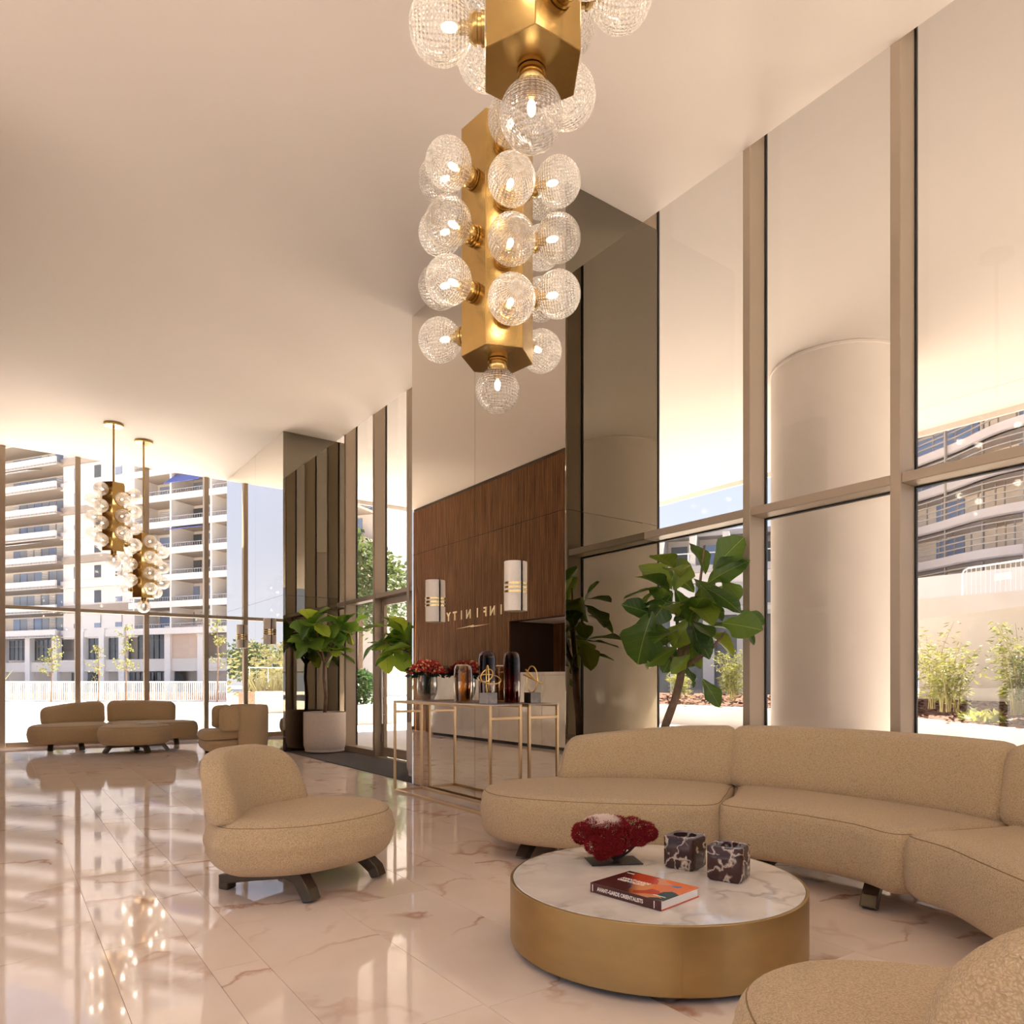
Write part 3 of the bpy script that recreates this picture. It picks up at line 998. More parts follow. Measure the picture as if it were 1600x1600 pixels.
mb.build('thin_mullions', M_louvre, ob, stuff=True)
MB().obox((0, 0), d, nn, S0, S1, -9, -0.1, 2, 25).build('wall', M_cream, ob)
for f in range(2, 10):
    z = 1.9 + f * FL
    for (a, b) in ((-4, -1), (1.2, 3.6), (9.5, 11.0), (16.5, 18.5), (22, 26)):
        if f >= 5:
            a -= 1.0; b += 2.0
        MB().obox((0, 0), d, nn, a, b, -.1, -.02, z + .05, z + 1.6).build('window', M_bglass, ob)

# cream terraced building seen behind the large fig tree
cb = thing('terraced_building', 'pale stepped building with roof terraces behind the large fig tree', 'building', (40, 26, 0))
dd = Vector((0.55, -0.835)).normalized(); dn = Vector((-dd.y * -1, -dd.x)) if False else Vector((-0.835, -0.55)).normalized()
def cbx(*a):
    return MB().obox((0, 0), dd, dn, *a)
M_grey_render = plain('grey_render', (0.34, 0.315, 0.30), 0.85)
M_dkwin = plain('dark_window', (0.08, 0.09, 0.10), 0.2)
cbx(-15, 2.0, -10, -0.6, 0, 5.7).build('ground_storey', M_dkwin, cb)
cbx(-15, 2.0, -10, 0, 5.7, 8.3).build('lower_storey', M_render, cb)
cbx(-15, 2.0, -9.5, -2.4, 8.3, 10.9).build('upper_storey', M_render, cb)
cbx(-15, 2.0, -2.4, 0.3, 8.3, 8.75).build('terrace_slab', M_grey_render, cb)
cbx(-15, 2.0, -9.5, -1.2, 10.9, 11.25).build('roof_slab', M_grey_render, cb)
cbx(-15, 2.0, -0.02, 0.08, 9.55, 9.62).build('handrail', M_galv, cb)
for k in range(8):
    s = -14.6 + k * 2.1
    cbx(s, s + 0.10, -0.02, 0.08, 8.75, 9.55).build('railing_post', M_galv, cb)
    cbx(s + .1, s + .5, -2.4, 0.0, 8.75, 10.9).build('terrace_pier', M_render, cb)
    cbx(s + .7, s + 1.8, -2.45, -2.36, 8.8, 10.5).build('window', (M_dkwin, M_bglass, M_grey_render)[k % 3], cb)
    cbx(s + .5, s + 1.4, -0.02, 0.06, 6.2, 7.6).build('window', M_grey_render if k % 2 else M_dkwin, cb)
    cbx(s + .42, s + 1.48, 0.0, 0.16, 6.08, 6.2).build('window_sill', M_grey_render, cb)
    cbx(s + 1.0, s + 1.7, -0.6, 0.25, 0, 5.7).build('pier', M_grey_render if k % 3 else M_render, cb)
cbx(-15, 2.0, 0.0, 0.22, 5.5, 5.75).build('string_course', M_grey_render, cb)

# tower block far behind the entrance door
tb = thing('tower_block', 'tall pale tower with a grid of blue windows beyond the entrance', 'building', (62, 103, 0))
td = Vector((0.83, -0.56)).normalized(); tn = Vector((-0.56, -0.83)).normalized()
MB().obox((0, 0), td, tn, -9, 14, -14, 0, 0, 30).build('wall', plain('tower_wall', (0.46, 0.43, 0.41), 0.85), tb)
wme = {}
for f in range(10):
    for k in range(7):
        s = -8 + k * 3.1
        w = MB().obox((0, 0), td, tn, s, s + 1.7, 0, 0.06, 2.2 + f * 2.75, 3.9 + f * 2.75)
        w.build('window', M_bglass, tb)

# apartment block beyond the back windows
d = Vector((0.54, -0.84)).normalized(); nn = Vector((-0.84, -0.54)).normalized()
ab = thing('apartment_block', 'white apartment block with long balconies and blue awnings beyond the back windows', 'building', (4.96, 95, 0))
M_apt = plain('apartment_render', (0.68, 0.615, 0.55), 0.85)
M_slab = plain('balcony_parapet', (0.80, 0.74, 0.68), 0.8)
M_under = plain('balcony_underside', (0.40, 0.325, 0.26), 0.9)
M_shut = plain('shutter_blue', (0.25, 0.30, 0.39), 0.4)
M_awn = plain('blue_awning', (0.10, 0.14, 0.42), 0.8)
M_rail = plain('thin_railing', (0.45, 0.45, 0.47), 0.5)
def ax(*a):
    return MB().obox((0, 0), d, nn, *a)
FZ = 2.77
zt0 = 1.25 + (1064 - 791) * 80 / 1112.6        # parapet top of a reference storey
Z = [zt0 + FZ * k for k in range(-5, 5)]
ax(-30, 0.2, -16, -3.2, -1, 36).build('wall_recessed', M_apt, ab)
ax(0.2, 11.7, -16, -0.9, 6.0, 36).build('wall_middle', M_slab, ab)
ax(11.7, 40, -16, -3.0, -1, 36).build('wall_recessed', M_apt, ab)
ax(0.2, 11.7, -16, -2.2, -1, 6.0).build('wall_base', M_apt, ab)
RR = random.Random(9)
for i, z in enumerate(Z):
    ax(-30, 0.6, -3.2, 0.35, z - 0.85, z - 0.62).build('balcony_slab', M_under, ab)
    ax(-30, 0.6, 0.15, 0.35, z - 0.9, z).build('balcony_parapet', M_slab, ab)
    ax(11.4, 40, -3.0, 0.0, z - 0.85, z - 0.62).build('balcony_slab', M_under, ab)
    ax(11.4, 40, -0.15, 0.05, z - 0.9, z - 0.25).build('balcony_parapet', M_slab, ab)
    ax(11.4, 40, -0.09, -0.04, z + 0.15, z + 0.2).build('handrail', M_rail, ab)
    b = MB()
    for k in range(90):
        b.obox((0, 0), d, nn, 11.5 + k * .31, 11.53 + k * .31, -0.09, -0.05, z - .25, z + .15)
    b.build('railing_bars', M_rail, ab)
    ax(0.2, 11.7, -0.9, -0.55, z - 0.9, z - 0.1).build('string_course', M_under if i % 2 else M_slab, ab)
    # recessed glazing, left balconies
    for k in range(9):
        s = -11.6 + k * 1.28
        ax(s, s + 1.18, -3.2, -3.12, z, z + 1.75).build('window', (M_shut, M_bglass, M_shut)[RR.randrange(3)], ab)
    q = MB()
    for k in range(9):
        s = -11.6 + k * 1.28
        if RR.random() < 0.28:
            for j in range(9):
                q.obox((0, 0), d, nn, s + .05, s + 1.1, -3.1, -3.04, z + .1 + j * .19, z + .2 + j * .19)
    if q.v:
        q.build('shutter_slats', M_slab, ab)
    # small windows of the middle bay
    for s in (2.0, 5.2, 8.4):
        ax(s, s + 0.95, -0.9, -0.82, z + .15, z + 1.5).build('window', (M_shut, M_dkwin)[RR.randrange(2)], ab)
        ax(s - .05, s + 1.0, -0.82, -0.74, z + .15 + RR.choice((.5, .8, 1.35)), z + 1.52).build('roller_blind', M_slab, ab)
    # right balconies
    s = 12.6
    while s < 38:
        w = RR.choice((2.0, 2.6, 3.4))
        ax(s, s + w, -3.0, -2.9, z - .5, z + 1.6).build('window', (M_dkwin, M_shut, M_bglass)[RR.randrange(3)], ab)
        if RR.random() < 0.35:
            q = MB()
            for j in range(11):
                q.obox((0, 0), d, nn, s + .1, s + w - .1, -2.9, -2.82, z - .3 + j * .17, z - .2 + j * .17)
            q.build('shutter_slats', M_slab, ab)
        s += w + RR.choice((.2, .5, .9))
    for s in (12.0, 17.2, 22.6, 28):
        ax(s, s + .22, -3.0, 0.0, z - .62, z + 1.92).build('partition', M_slab, ab)
# awnings
def awning(s0, s1, z, drop, col):
    def P(s, w, zz):
        return (d.x * s + nn.x * w, d.y * s + nn.y * w, zz)
    MB().add([P(s0, -.6, z), P(s1, -.6, z), P(s1, 1.0, z - drop), P(s0, 1.0, z - drop), P(s0, -.6, z + .06), P(s1, -.6, z + .06), P(s1, 1.0, z - drop + .06), P(s0, 1.0, z - drop + .06)],
             [(0, 3, 2, 1), (4, 5, 6, 7), (0, 1, 5, 4), (1, 2, 6, 5), (2, 3, 7, 6), (3, 0, 4, 7)]).build('awning', col, ab)
awning(17.4, 22.0, Z[6] - .95, 1.3, M_awn)
awning(17.4, 22.2, Z[4] - .95, .5, M_awn)
awning(12.2, 16.4, Z[2] - .95, .5, M_awn)
awning(-9, -3, Z[7] - .95, .5, M_slab)
awning(12.2, 16.8, Z[7] - .95, .6, M_slab)
awning(-9, -3, Z[4] - .95, .5, M_slab)
# ground storeys
ax(0.2, 30, -1.0, -0.6, 2.3, 3.6).build('lintel_band', M_apt, ab)
ax(-30, 0.2, -1.0, -0.6, 2.3, 3.4).build('lintel_band', M_apt, ab)
for s in (-10, -5.5, -1, 3.2, 6.4, 9.4, 16.0, 20.5, 24.5):
    ax(s, s + .8, -1.0, -0.4, -1, 7.0).build('pier', M_slab, ab)
for (a, b, z0, z1) in ((-9, -6, 3.7, 6.0), (4.2, 6.2, 3.7, 6.0), (7.4, 9.2, 3.6, 6.2), (11.6, 15.6, 3.6, 6.6), (-4, -1.4, 3.6, 6.0), (10.4, 13.8, -.5, 2.2), (1.5, 4.5, -.5, 2.2), (14.2, 17.0, -.5, 2.2)):
    ax(a, b, -2.1, -0.98, z0, z1).build('window', M_dkwin, ab)
    q = MB()
    k = a
    while k < b:
        q.obox((0, 0), d, nn, k, k + .1, -0.98, -0.9, z0, z1); k += .75
    q.obox((0, 0), d, nn, a, b, -0.98, -0.9, z0 + (z1 - z0) * .66, z0 + (z1 - z0) * .70)
    q.build('window_bars', M_edge, ab)
ax(16.4, 20.4, -1.5, -0.7, 3.6, 7.0).build('timber_panel', plain('beige_cladding', (0.62, 0.47, 0.36), 0.8), ab)

# picket fence along the far pavement, red hoarding, young trees
FX = lambda s, t: (t * 0.584 + s * 0.812, t * 0.812 - s * 0.584)
fo = FX(-33, 43.5); fd = Vector((0.812, -0.584)); fn = Vector((-0.584, -0.812))
pf = thing('picket_fence', 'long white picket fence across the paving beyond the back windows', 'fence', (fo[0], fo[1], 0))
b = MB()
for k in range(150):
    b.obox((0, 0), fd, fn, k * 0.125, k * 0.125 + 0.05, -.02, .02, 0.05, 1.2)
b.build('pickets', M_slab, pf, stuff=True)
MB().obox((0, 0), fd, fn, -.1, 18.8, -.03, .03, 1.16, 1.24).obox((0, 0), fd, fn, -.1, 18.8, -.03, .03, .02, .10).build('rails', M_slab, pf)
gh = FX(-33, 44.6)
o = MB().obox((0, 0), fd, fn, 0, 15.0, -.4, .4, 0, .55).build('planting_strip', plain('reddish_planting', (0.20, 0.11, 0.07), .95, var=.5, vscale=3, bump=.8, bscale=8))
o.location = (gh[0], gh[1], 0)
tag(o, 'low reddish brown planting strip right behind the picket fence', 'planting')
ho = FX(-17.6, 44.5)
hb = thing('hoarding', 'red site hoarding behind the picket fence', 'hoarding', (ho[0], ho[1], 0))
M_red = plain('red_panel', (0.62, 0.05, 0.04), 0.6)
for k in range(3):
    MB().obox((0, 0), fd, fn, k * .72, k * .72 + .7, -.03, .03, 0, 1.05).obox((0, 0), fd, fn, k * .72, k * .72 + .7, -.03, .03, 1.08, 2.2 - (0.2 if k == 2 else 0)).build('hoarding_panel', M_red, hb)
def young_tree(label, s, t, h, seed, dens=240):
    p = FX(s, t); R = random.Random(seed)
    o = thing('young_tree', label, 'tree', (p[0], p[1], 0), 0, 'young trees by the picket fence')
    MB().tube([(0, 0, 0), (.05, 0, h * .5), (0, .05, h)], [.05, .04, .01], 6).build('trunk', M_bark, o)
    lv = MB(); br = MB()
    for k in range(14):
        z = h * R.uniform(.3, .95); a = R.random() * 6.28; l = R.uniform(.4, 1.1) * (1.2 - z / h)
        e2 = Vector((cos(a) * l, sin(a) * l, z + l * .8))
        br.tube([(0, 0, z), tuple(e2)], .012, 4)
        for j in range(dens // 14):
            u = R.uniform(.3, 1.1)
            c = Vector((0, 0, z)).lerp(e2, u) + Vector((R.uniform(-.15, .15), R.uniform(-.15, .15), R.uniform(-.15, .15)))
            leaf_quads(lv, c, Vector((R.uniform(-1, 1), R.uniform(-1, 1), R.uniform(-1, .4))), .14, .05, R)
    br.build('branches', M_bark, o); lv.build('foliage', M_bamboo, o, stuff=True)
young_tree('young yellowish tree by the fence, just left of the lower far chandelier', -22.8, 42, 4.6, 21)
young_tree('young yellowish tree in front of the red hoarding', -17.4, 42, 5.2, 22)
young_tree('young yellowish tree by the fence behind the left end of the far sofa', -27.2, 42, 4.0, 23)
young_tree('young yellowish tree by the fence, near the middle mullion', -25.0, 43, 3.4, 24, 140)

def blob_tree(name, label, loc, r, h, seed, nl, mat, ls=.22, group=None, trunk=True):
    R = random.Random(seed)
    o = thing(name, label, 'tree' if trunk else 'hedge', loc, 0, group)
    if trunk:
        MB().tube([(0, 0, 0), (.1, 0, h * .4), (0, 0, h * .8)], [.22, .16, .06], 8).build('trunk', M_bark, o)
    lobes = [(Vector((R.uniform(-.5, .5) * r, R.uniform(-.5, .5) * r, h * R.uniform(.45, .85))), r * R.uniform(.45, .7)) for k in range(9)]
    lv = MB()
    for k in range(nl):
        c, rr = lobes[R.randrange(9)]
        v = Vector((R.gauss(0, 1), R.gauss(0, 1), R.gauss(0, 1))).normalized()
        p = c + v * rr * R.uniform(.72, 1.05)
        leaf_quads(lv, p, Vector((v.x + R.uniform(-1, 1), v.y + R.uniform(-1, 1), v.z * .3 + R.uniform(-1, .5))), ls * R.uniform(.7, 1.3), ls * .34, R)
    lv.build('foliage', mat, o, stuff=True)
    return o
# greenery shown in the mirror beside the back windows (it lies to the left of the picture)
RT = random.Random(4)
for k, (x, y) in enumerate(((-19.5, 68), (-14.6, 66), (-10.2, 65), (-5.9, 66))):
    blob_tree('dark_tree', ('dark pine-like tree in the mirror by the back windows, leftmost of the row', 'dark pine-like tree in the mirror by the back windows, second of the row', 'dark pine-like tree in the mirror by the back windows, third of the row', 'dark pine-like tree in the mirror by the back windows, right end of the row')[k], (x, y, 0), 2.2, 4.7, 40 + k, 2600, M_tree, .30, 'trees shown in the mirror')
gp = MB()
for k in range(900):
    p = Vector((RT.uniform(-11, 1.6), RT.uniform(0, 2.0), RT.uniform(0, .1)))
    dv = Vector((RT.uniform(-.8, .8), RT.uniform(-.4, .4), 1.0)).normalized()
    l = RT.uniform(.5, 1.15)
    sd = Vector((1, 0, 0)) * .025
    gp.add([p - sd, p + sd, p + dv * l], [(0, 1, 2)])
gb = thing('grass_bank', 'straw-coloured grass bank behind a low white planter front in the mirror by the back windows', 'planter', (-1.8, 28.2, 0))
o = gp.build('tall_grasses', M_grass, gb, stuff=True); o.location = (.1, .4, 0.80)
MB().box(-13, 1.8, 0, .2, -0.02, .85).build('planter_front', M_planter_wall, gb)
MB().box(-13, 1.8, .201, 2.6, -0.02, .80).build('mulch', M_mulch, gb)
mf = thing('mesh_fence', 'thin wire fence between grasses and trees in the mirror', 'fence', (-18, 40, 0))
MB().tube([(0, 0, 2.0), (15.2, 0, 2.0)], .03, 6).build('top_rail', M_galv, mf)
b = MB()
for k in range(16):
    b.tube([(k, 0, 0), (k, 0, 2.0)], .025, 5)
b.build('posts', M_galv, mf)
hb2 = blob_tree('hedge', 'yellow-green scrub below the dark trees in the mirror', (-10, 50, 0), 5.0, 2.2, 61, 3000, M_grass, .3, None, False)
hb2.scale = (1.4, .5, 1.0)

# planting and trees to the right of the entrance door
blob_tree('roadside_tree', 'light green tree beyond the entrance bay, in front of the tower', (36.0, 59, 0), 5.5, 16.0, 71, 5200, M_tree, .42)
blob_tree('roadside_tree', 'smaller tree seen through the narrow pane left of the entrance', (21.0, 48, 0), 4.5, 13.5, 73, 3200, M_tree, .42)
cbu = blob_tree('clipped_bush', 'round clipped bush in a square white planter outside the entrance', (8.75, 20.0, 0), .6, .95, 72, 2600, leaf_mat('bush_leaf', (0.03, 0.08, 0.02), (0.05, 0.11, 0.03), .3), .12, None, False)
for c in cbu.children:
    c.location.z = .5
MB().box(-1.0, 1.0, -.7, .7, -0.02, 0.56).build('square_planter', M_planter_wall, cbu, bevel=.01)
blob_tree('street_tree', 'pointed dark tree above the wall in the smoked mirror', (36, -23, 2.2), 2.6, 8.2, 75, 2600, M_tree, .34)
blob_tree('street_hedge', 'green hedge behind the barrier in the smoked mirror', (30, -17.5, 2.2), 4.2, 4.6, 76, 4200, M_tree, .28, None, False)

# ------------------------------------------------------------------ furniture
def offs(pts, o):
    return [(x - o[0], y - o[1]) for x, y in pts]

def seat_part(parent, outline, z0, z1, rb, rt, crown=0.015):
    b, seam = pillow(outline, z0, z1, rb, rt, crown)
    s = b.build('seat', M_boucle, parent, smooth=True)
    MB().tube(seam, 0.0028, 6, True).build('piping', M_seam, s, smooth=True)
    return s

def foot(parent, fx, fy, jx, jy, ex, ey, zj=0.12, w=0.085):
    """splayed bronze leg: foot on the floor, knee under the seat, arm running back"""
    d = Vector((jx - fx, jy - fy, 0))
    pts = [(fx, fy, 0.0), (fx + d.x * .25, fy + d.y * .25, zj * .45), (fx + d.x * .7, fy + d.y * .7, zj * .9), (jx, jy, zj), (ex, ey, zj - .005)]
    # keep the sole flat: lower ring is cut at z = 0
    b = bar(pts, w, [0.075, 0.07, 0.065, 0.045, 0.04])
    b.v = [(x, y, max(0.0, z)) for x, y, z in b.v]
    return b.build('leg', M_bronze, parent, bevel=0.006, seg=2)

# ---- curved sofa in the foreground
SO = (3.9, 2.6)
sofa = thing('curved_sofa', 'large curved beige boucle sofa along the right windows, around the marble coffee table', 'sofa', (SO[0], SO[1], 0))
m1 = [(2.78, 4.12), (2.86, 3.80), (3.10, 3.45), (3.40, 3.15), (3.70, 2.93), (4.05, 3.10), (4.38, 3.31), (4.60, 3.47), (4.34, 3.95), (3.95, 4.35), (3.60, 4.52), (3.20, 4.55), (2.90, 4.41)]
m2 = [(3.735, 2.915), (3.82, 2.5), (3.82, 2.12), (3.745, 1.81), (4.15, 1.66), (4.58, 1.55), (4.70, 2.0), (4.74, 2.45), (4.72, 2.95), (4.62, 3.445), (4.36, 3.28), (4.05, 3.085)]
m3 = [(3.765, 1.79), (3.64, 1.56), (3.42, 1.30), (3.22, 1.05), (3.04, .78), (2.96, .42), (3.2, .2), (3.6, .15), (4.0, .5), (4.35, .95), (4.60, 1.50), (4.3, 1.60), (4.0, 1.71)]
def sharpen(pts):
    return pts
for m in (m1, m2, m3):
    seat_part(sofa, offs(m, SO), 0.135, 0.485, 0.09, 0.085)
def back_part(parent, path, zb, zt, th, er, lean=.05, taper=(0, 0), side=-1):
    return backrest(path, zb, zt, th, er, lean, side=side, taper=taper).build('backrest', M_boucle, parent, smooth=True)
back_part(sofa, offs([(3.60, 4.40), (3.96, 4.17), (4.27, 3.82), (4.50, 3.368)], SO), 0.455, [.80, .855, .90, .915], .25, .10, .05, (.10, 0))
back_part(sofa, offs([(4.492, 3.412), (4.61, 3.0), (4.645, 2.45), (4.61, 1.95), (4.507, 1.572)], SO), 0.455, [.915, .925, .925, .92, .91], .25, .10)
back_part(sofa, offs([(4.515, 1.60), (4.35, 1.2), (4.1, .8), (3.75, .45)], SO), 0.455, [.91, .91, .89, .82], .25, .10)
for (fx, fy, jx, jy, ex, ey) in ((3.85, 2.02, 4.0, 2.06, 4.5, 2.2), (3.83, 2.72, 3.98, 2.72, 4.5, 2.75), (2.98, 4.02, 3.12, 4.06, 3.7, 4.25), (3.3, 3.45, 3.42, 3.56, 3.8, 3.9), (3.55, 1.25, 3.66, 1.18, 4.1, .95), (3.15, .55, 3.3, .6, 3.7, .75)):
    foot(sofa, fx - SO[0], fy - SO[1], jx - SO[0], jy - SO[1], ex - SO[0], ey - SO[1])

# ---- armless lounge chairs
def make_chair():
    t = thing('lounge_chair', 'armless beige boucle lounge chair with bronze legs standing alone on the marble floor', 'armchair', (1.50, 4.30, 0), radians(33.5), 'pair of armless lounge chairs')
    seat_part(t, [(-.53, .18), (-.52, -.04), (-.33, -.31), (0, -.45), (.30, -.46), (.52, -.28), (.56, .08), (.45, .38), (.1, .50), (-.3, .45)], 0.15, 0.475, 0.15, 0.11)
    back_part(t, [(-.53, .10), (-.30, .28), (.02, .33), (.36, .22)], 0.43, [.80, .85, .85, .80], .21, .20, .07, (.10, .09))
    for (fx, fy, jx) in ((-.25, -.25, -.235), (.33, -.33, .30)):
        bb = bar([(fx - .01, fy - .02, 0.0), (fx, fy + .01, .055), (jx, fy + .07, .125), (jx, fy + .16, .145), (jx + .01, .15, .105), (jx + .02, .40, .060)], .085, [.075, .075, .075, .055, .055, .06])
        bb.v = [(x, y, max(0.0, z)) for x, y, z in bb.v]
        bb.build('leg', M_bronze, t, bevel=.007, seg=2)
        MB().box(jx - .02, jx + .06, .34, .41, 0.0, .075).build('rear_pad', M_bronze, t, bevel=.01, seg=2)
    return t
chair = make_chair()
dup(chair, (1.83, .65, 0), radians(144), 'armless beige boucle lounge chair cut off at the bottom right corner of the photo')

# ---- coffee table
TX, TY, TR = 2.55, 2.38, 0.69
ct = thing('coffee_table', 'round drum coffee table with brushed brass side and white marble top', 'table', (TX, TY, 0))
MB().lathe([(0.60, 0.0), (0.60, 0.032)], seg=72).build('plinth', M_black, ct, smooth='auto')
MB().lathe([(0.60, 0.03), (TR - .004, 0.03), (TR, 0.034), (TR, 0.306), (TR - .003, 0.309), (TR - .012, 0.309), (TR - .012, 0.29), (0.5, 0.29)], seg=128).build('drum', M_brushed, ct, smooth='auto')
M_tabletop = marble('calacatta_marble', (0.78, 0.735, 0.68), (0.27, 0.23, 0.20), 3.2, 0.75, 0.10, coord='object', sharp=0.05, dark=(0.68, 0.635, 0.58))
MB().lathe([(TR - .014, 0.29), (TR - .014, 0.309), (TR - .016, 0.311)], seg=128).build('tabletop', M_tabletop, ct, smooth='auto')
for a in (-128, -8, 112):
    ca, sa = cos(radians(a)), sin(radians(a))
    MB().tube([(TR * ca, TR * sa, 0.034), (TR * ca, TR * sa, 0.307)], 0.0022, 6).build('seam', M_brushed, ct)

# book
def text_mesh(txt, size, mat, parent, M, extr=0.0006, name='lettering', bold=0.0, align='LEFT'):
    cu = bpy.data.curves.new('lettering', 'FONT')
    cu.body = txt; cu.size = size; cu.extrude = extr; cu.offset = bold; cu.align_x = align
    cu.resolution_u = 3
    ob = bpy.data.objects.new('tmp_lettering', cu)
    COL.objects.link(ob)
    dg = bpy.context.evaluated_depsgraph_get()
    me = bpy.data.meshes.new_from_object(ob.evaluated_get(dg))
    bpy.data.objects.remove(ob); bpy.data.curves.remove(cu)
    me.transform(M)
    me.materials.clear(); me.materials.append(mat)
    o = link(name, me, parent)
    return o

def cover_mat():
    m, nt, out = new_mat('book_cover_print')
    p = N(nt, 'BsdfPrincipled'); sset(p, 'Roughness', 0.25)
    tc = N(nt, 'TexCoord')
    nz = N(nt, 'TexNoise'); nz.inputs['Scale'].default_value = 9; nz.inputs['Detail'].default_value = 1.5
    nt.links.new(tc.outputs['Object'], nz.inputs['Vector'])
    vo = N(nt, 'TexVoronoi'); vo.inputs['Scale'].default_value = 11
    sc = N(nt, 'VectorMath', operation='SCALE'); sc.inputs[3].default_value = 0.10
    ad = N(nt, 'VectorMath', operation='ADD')
    nt.links.new(nz.outputs['Color'], sc.inputs[0]); nt.links.new(tc.outputs['Object'], ad.inputs[0]); nt.links.new(sc.outputs[0], ad.inputs[1])
    nt.links.new(ad.outputs[0], vo.inputs['Vector'])
    sp = N(nt, 'SeparateColor'); nt.links.new(vo.outputs['Color'], sp.inputs[0])
    r = N(nt, 'ValToRGB'); r.color_ramp.interpolation = 'CONSTANT'
    els = r.color_ramp.elements
    els[0].position = 0; els[0].color = (0.02, 0.05, 0.03, 1)
    els[1].position = .22; els[1].color = (0.55, 0.06, 0.02, 1)
    for pos, c in ((.45, (0.85, 0.20, 0.03, 1)), (.66, (0.12, 0.22, 0.42, 1)), (.76, (0.03, 0.07, 0.04, 1)), (.9, (0.75, 0.30, 0.12, 1))):
        e2 = els.new(pos); e2.color = c
    nt.links.new(sp.outputs[0], r.inputs[0])
    # dark maroon towards the spine end, picture towards the far side
    s2 = N(nt, 'SeparateXYZ'); nt.links.new(tc.outputs['Object'], s2.inputs[0])
    sm = N(nt, 'Math', operation='MULTIPLY_ADD'); sm.inputs[1].default_value = 0.75; nt.links.new(s2.outputs['Y'], sm.inputs[0]); nt.links.new(s2.outputs['X'], sm.inputs[2])
    r2 = N(nt, 'ValToRGB'); r2.color_ramp.elements[0].position = 0.20; r2.color_ramp.elements[0].color = (0, 0, 0, 1)
    r2.color_ramp.elements[1].position = 0.27; r2.color_ramp.elements[1].color = (1, 1, 1, 1)
    nt.links.new(sm.outputs[0], r2.inputs[0])
    mx = N(nt, 'Mix', data_type='RGBA'); mx.inputs[6].default_value = (0.06, 0.012, 0.012, 1)
    nt.links.new(r2.outputs[0], mx.inputs[0]); nt.links.new(r.outputs[0], mx.inputs[7])
    nt.links.new(mx.outputs[2], p.inputs['Base Color']); nt.links.new(p.outputs[0], out.inputs[0])
    return m
M_cover = cover_mat()
M_orange = plain('orange_cover', (0.62, 0.09, 0.02), 0.35)
M_spine = plain('maroon_spine', (0.07, 0.014, 0.014), 0.35)
M_paper = plain('paper', (0.82, 0.80, 0.77), 0.8)
M_print = plain('white_print', (0.85, 0.80, 0.72), 0.5)
bk = thing('art_book', 'thick art book with a dark red and orange cover lying on the marble table', 'book', (2.135, 2.372, 0.3115), atan2(-.991, .134))
BL, BD, BH = 0.375, 0.285, 0.042
# local x runs along the spine, local y away from it
MB().box(0.004, BL - .004, 0.006, BD - .006, 0.004, BH - .004).build('pages', M_paper, bk)
MB().box(0, BL, 0.002, BD, BH - .004, BH).build('front_cover', M_cover, bk, bevel=.0008, seg=1)
MB().box(0, BL, 0.002, BD, 0, .004).build('back_cover', M_orange, bk, bevel=.0008, seg=1)
MB().box(0, BL, -.001, .004, 0, BH).build('spine', M_spine, bk, bevel=.0012, seg=2)
MB().box(.012, .016, -.0016, -.001, .006, BH - .006).box(BL - .035, BL - .031, -.0016, -.001, .006, BH - .006).build('spine_rules', M_print, bk)
text_mesh('AVANT-GARDE ORIENTALISTS', 0.0225, M_print, bk, Matrix.Translation((.040, -.0012, .013)) @ Matrix.Rotation(radians(90), 4, 'X') @ Matrix.Diagonal((.80, 1.05, 1, 1)), .0004, 'spine_title', .0006)
text_mesh('AVANT-GARDE\nORIENTALISTS', 0.026, M_print, bk, Matrix.Translation((.050, .155, BH + .0003)) @ Matrix.Diagonal((.85, 1.2, 1, 1)), .0003, 'cover_title', .0008)
MB().box(.015, .055, .245, .252, BH, BH + .0006).box(.30, .36, .05, .056, BH, BH + .0006).build('cover_rule', M_print, bk)

# marble cube candle holders
M_darkmarble = marble('dark_veined_marble', (0.075, 0.036, 0.032), (0.66, 0.55, 0.44), 10.0, 0.9, 0.16, sharp=0.036, dark=(0.035, 0.018, 0.016), spec=.3, mask=(.18, .34))
def cube_holder(label, loc, rot, sz=0.165, r=0.058, depth=0.09):
    n = 48; h = sz; vs = []; fs = []
    ch = 0.14
    def sq(a, s):
        x, y = cos(a), sin(a); k = max(abs(x), abs(y))
        x, y = x / k, y / k
        if abs(x) + abs(y) > 2 - ch:
            q = (2 - ch) / (abs(x) + abs(y)); x, y = x * q, y * q
        return x * s / 2, y * s / 2
    rings = []
    for (f, z) in (('c', .004), ('s', .004), ('S', .016), ('S', h - .006), ('s2', h), ('h', h), ('h', h - depth)):
        for k in range(n):
            a = 2 * pi * k / n
            if f == 'c': x, y = sq(a, .02)
            elif f == 's': x, y = sq(a, sz * .88)
            elif f == 'S': x, y = sq(a, sz)
            elif f == 's2': x, y = sq(a, sz * .95)
            else: x, y = r * cos(a), r * sin(a)
            vs.append((x, y, z - .004))
    for q in range(6):
        for k in range(n):
            k2 = (k + 1) % n
            fs.append((q * n + k, q * n + k2, (q + 1) * n + k2, (q + 1) * n + k))
    fs.append(tuple(reversed(range(n)))); fs.append(tuple(range(6 * n, 7 * n)))
    o = MB().add(vs, fs).build('cube_candle_holder', M_darkmarble, smooth='auto')
    o.location = loc; o.rotation_euler = (0, 0, rot)
    return tag(o, label, 'candle holder', 'marble cube holders on the coffee table')
cube_holder('dark veined marble cube holder at the back, left one on the coffee table', (2.815, 2.415, .3115), radians(14))
cube_holder('dark veined marble cube holder in front, right one on the coffee table', (2.815, 2.15, .3115), radians(20))

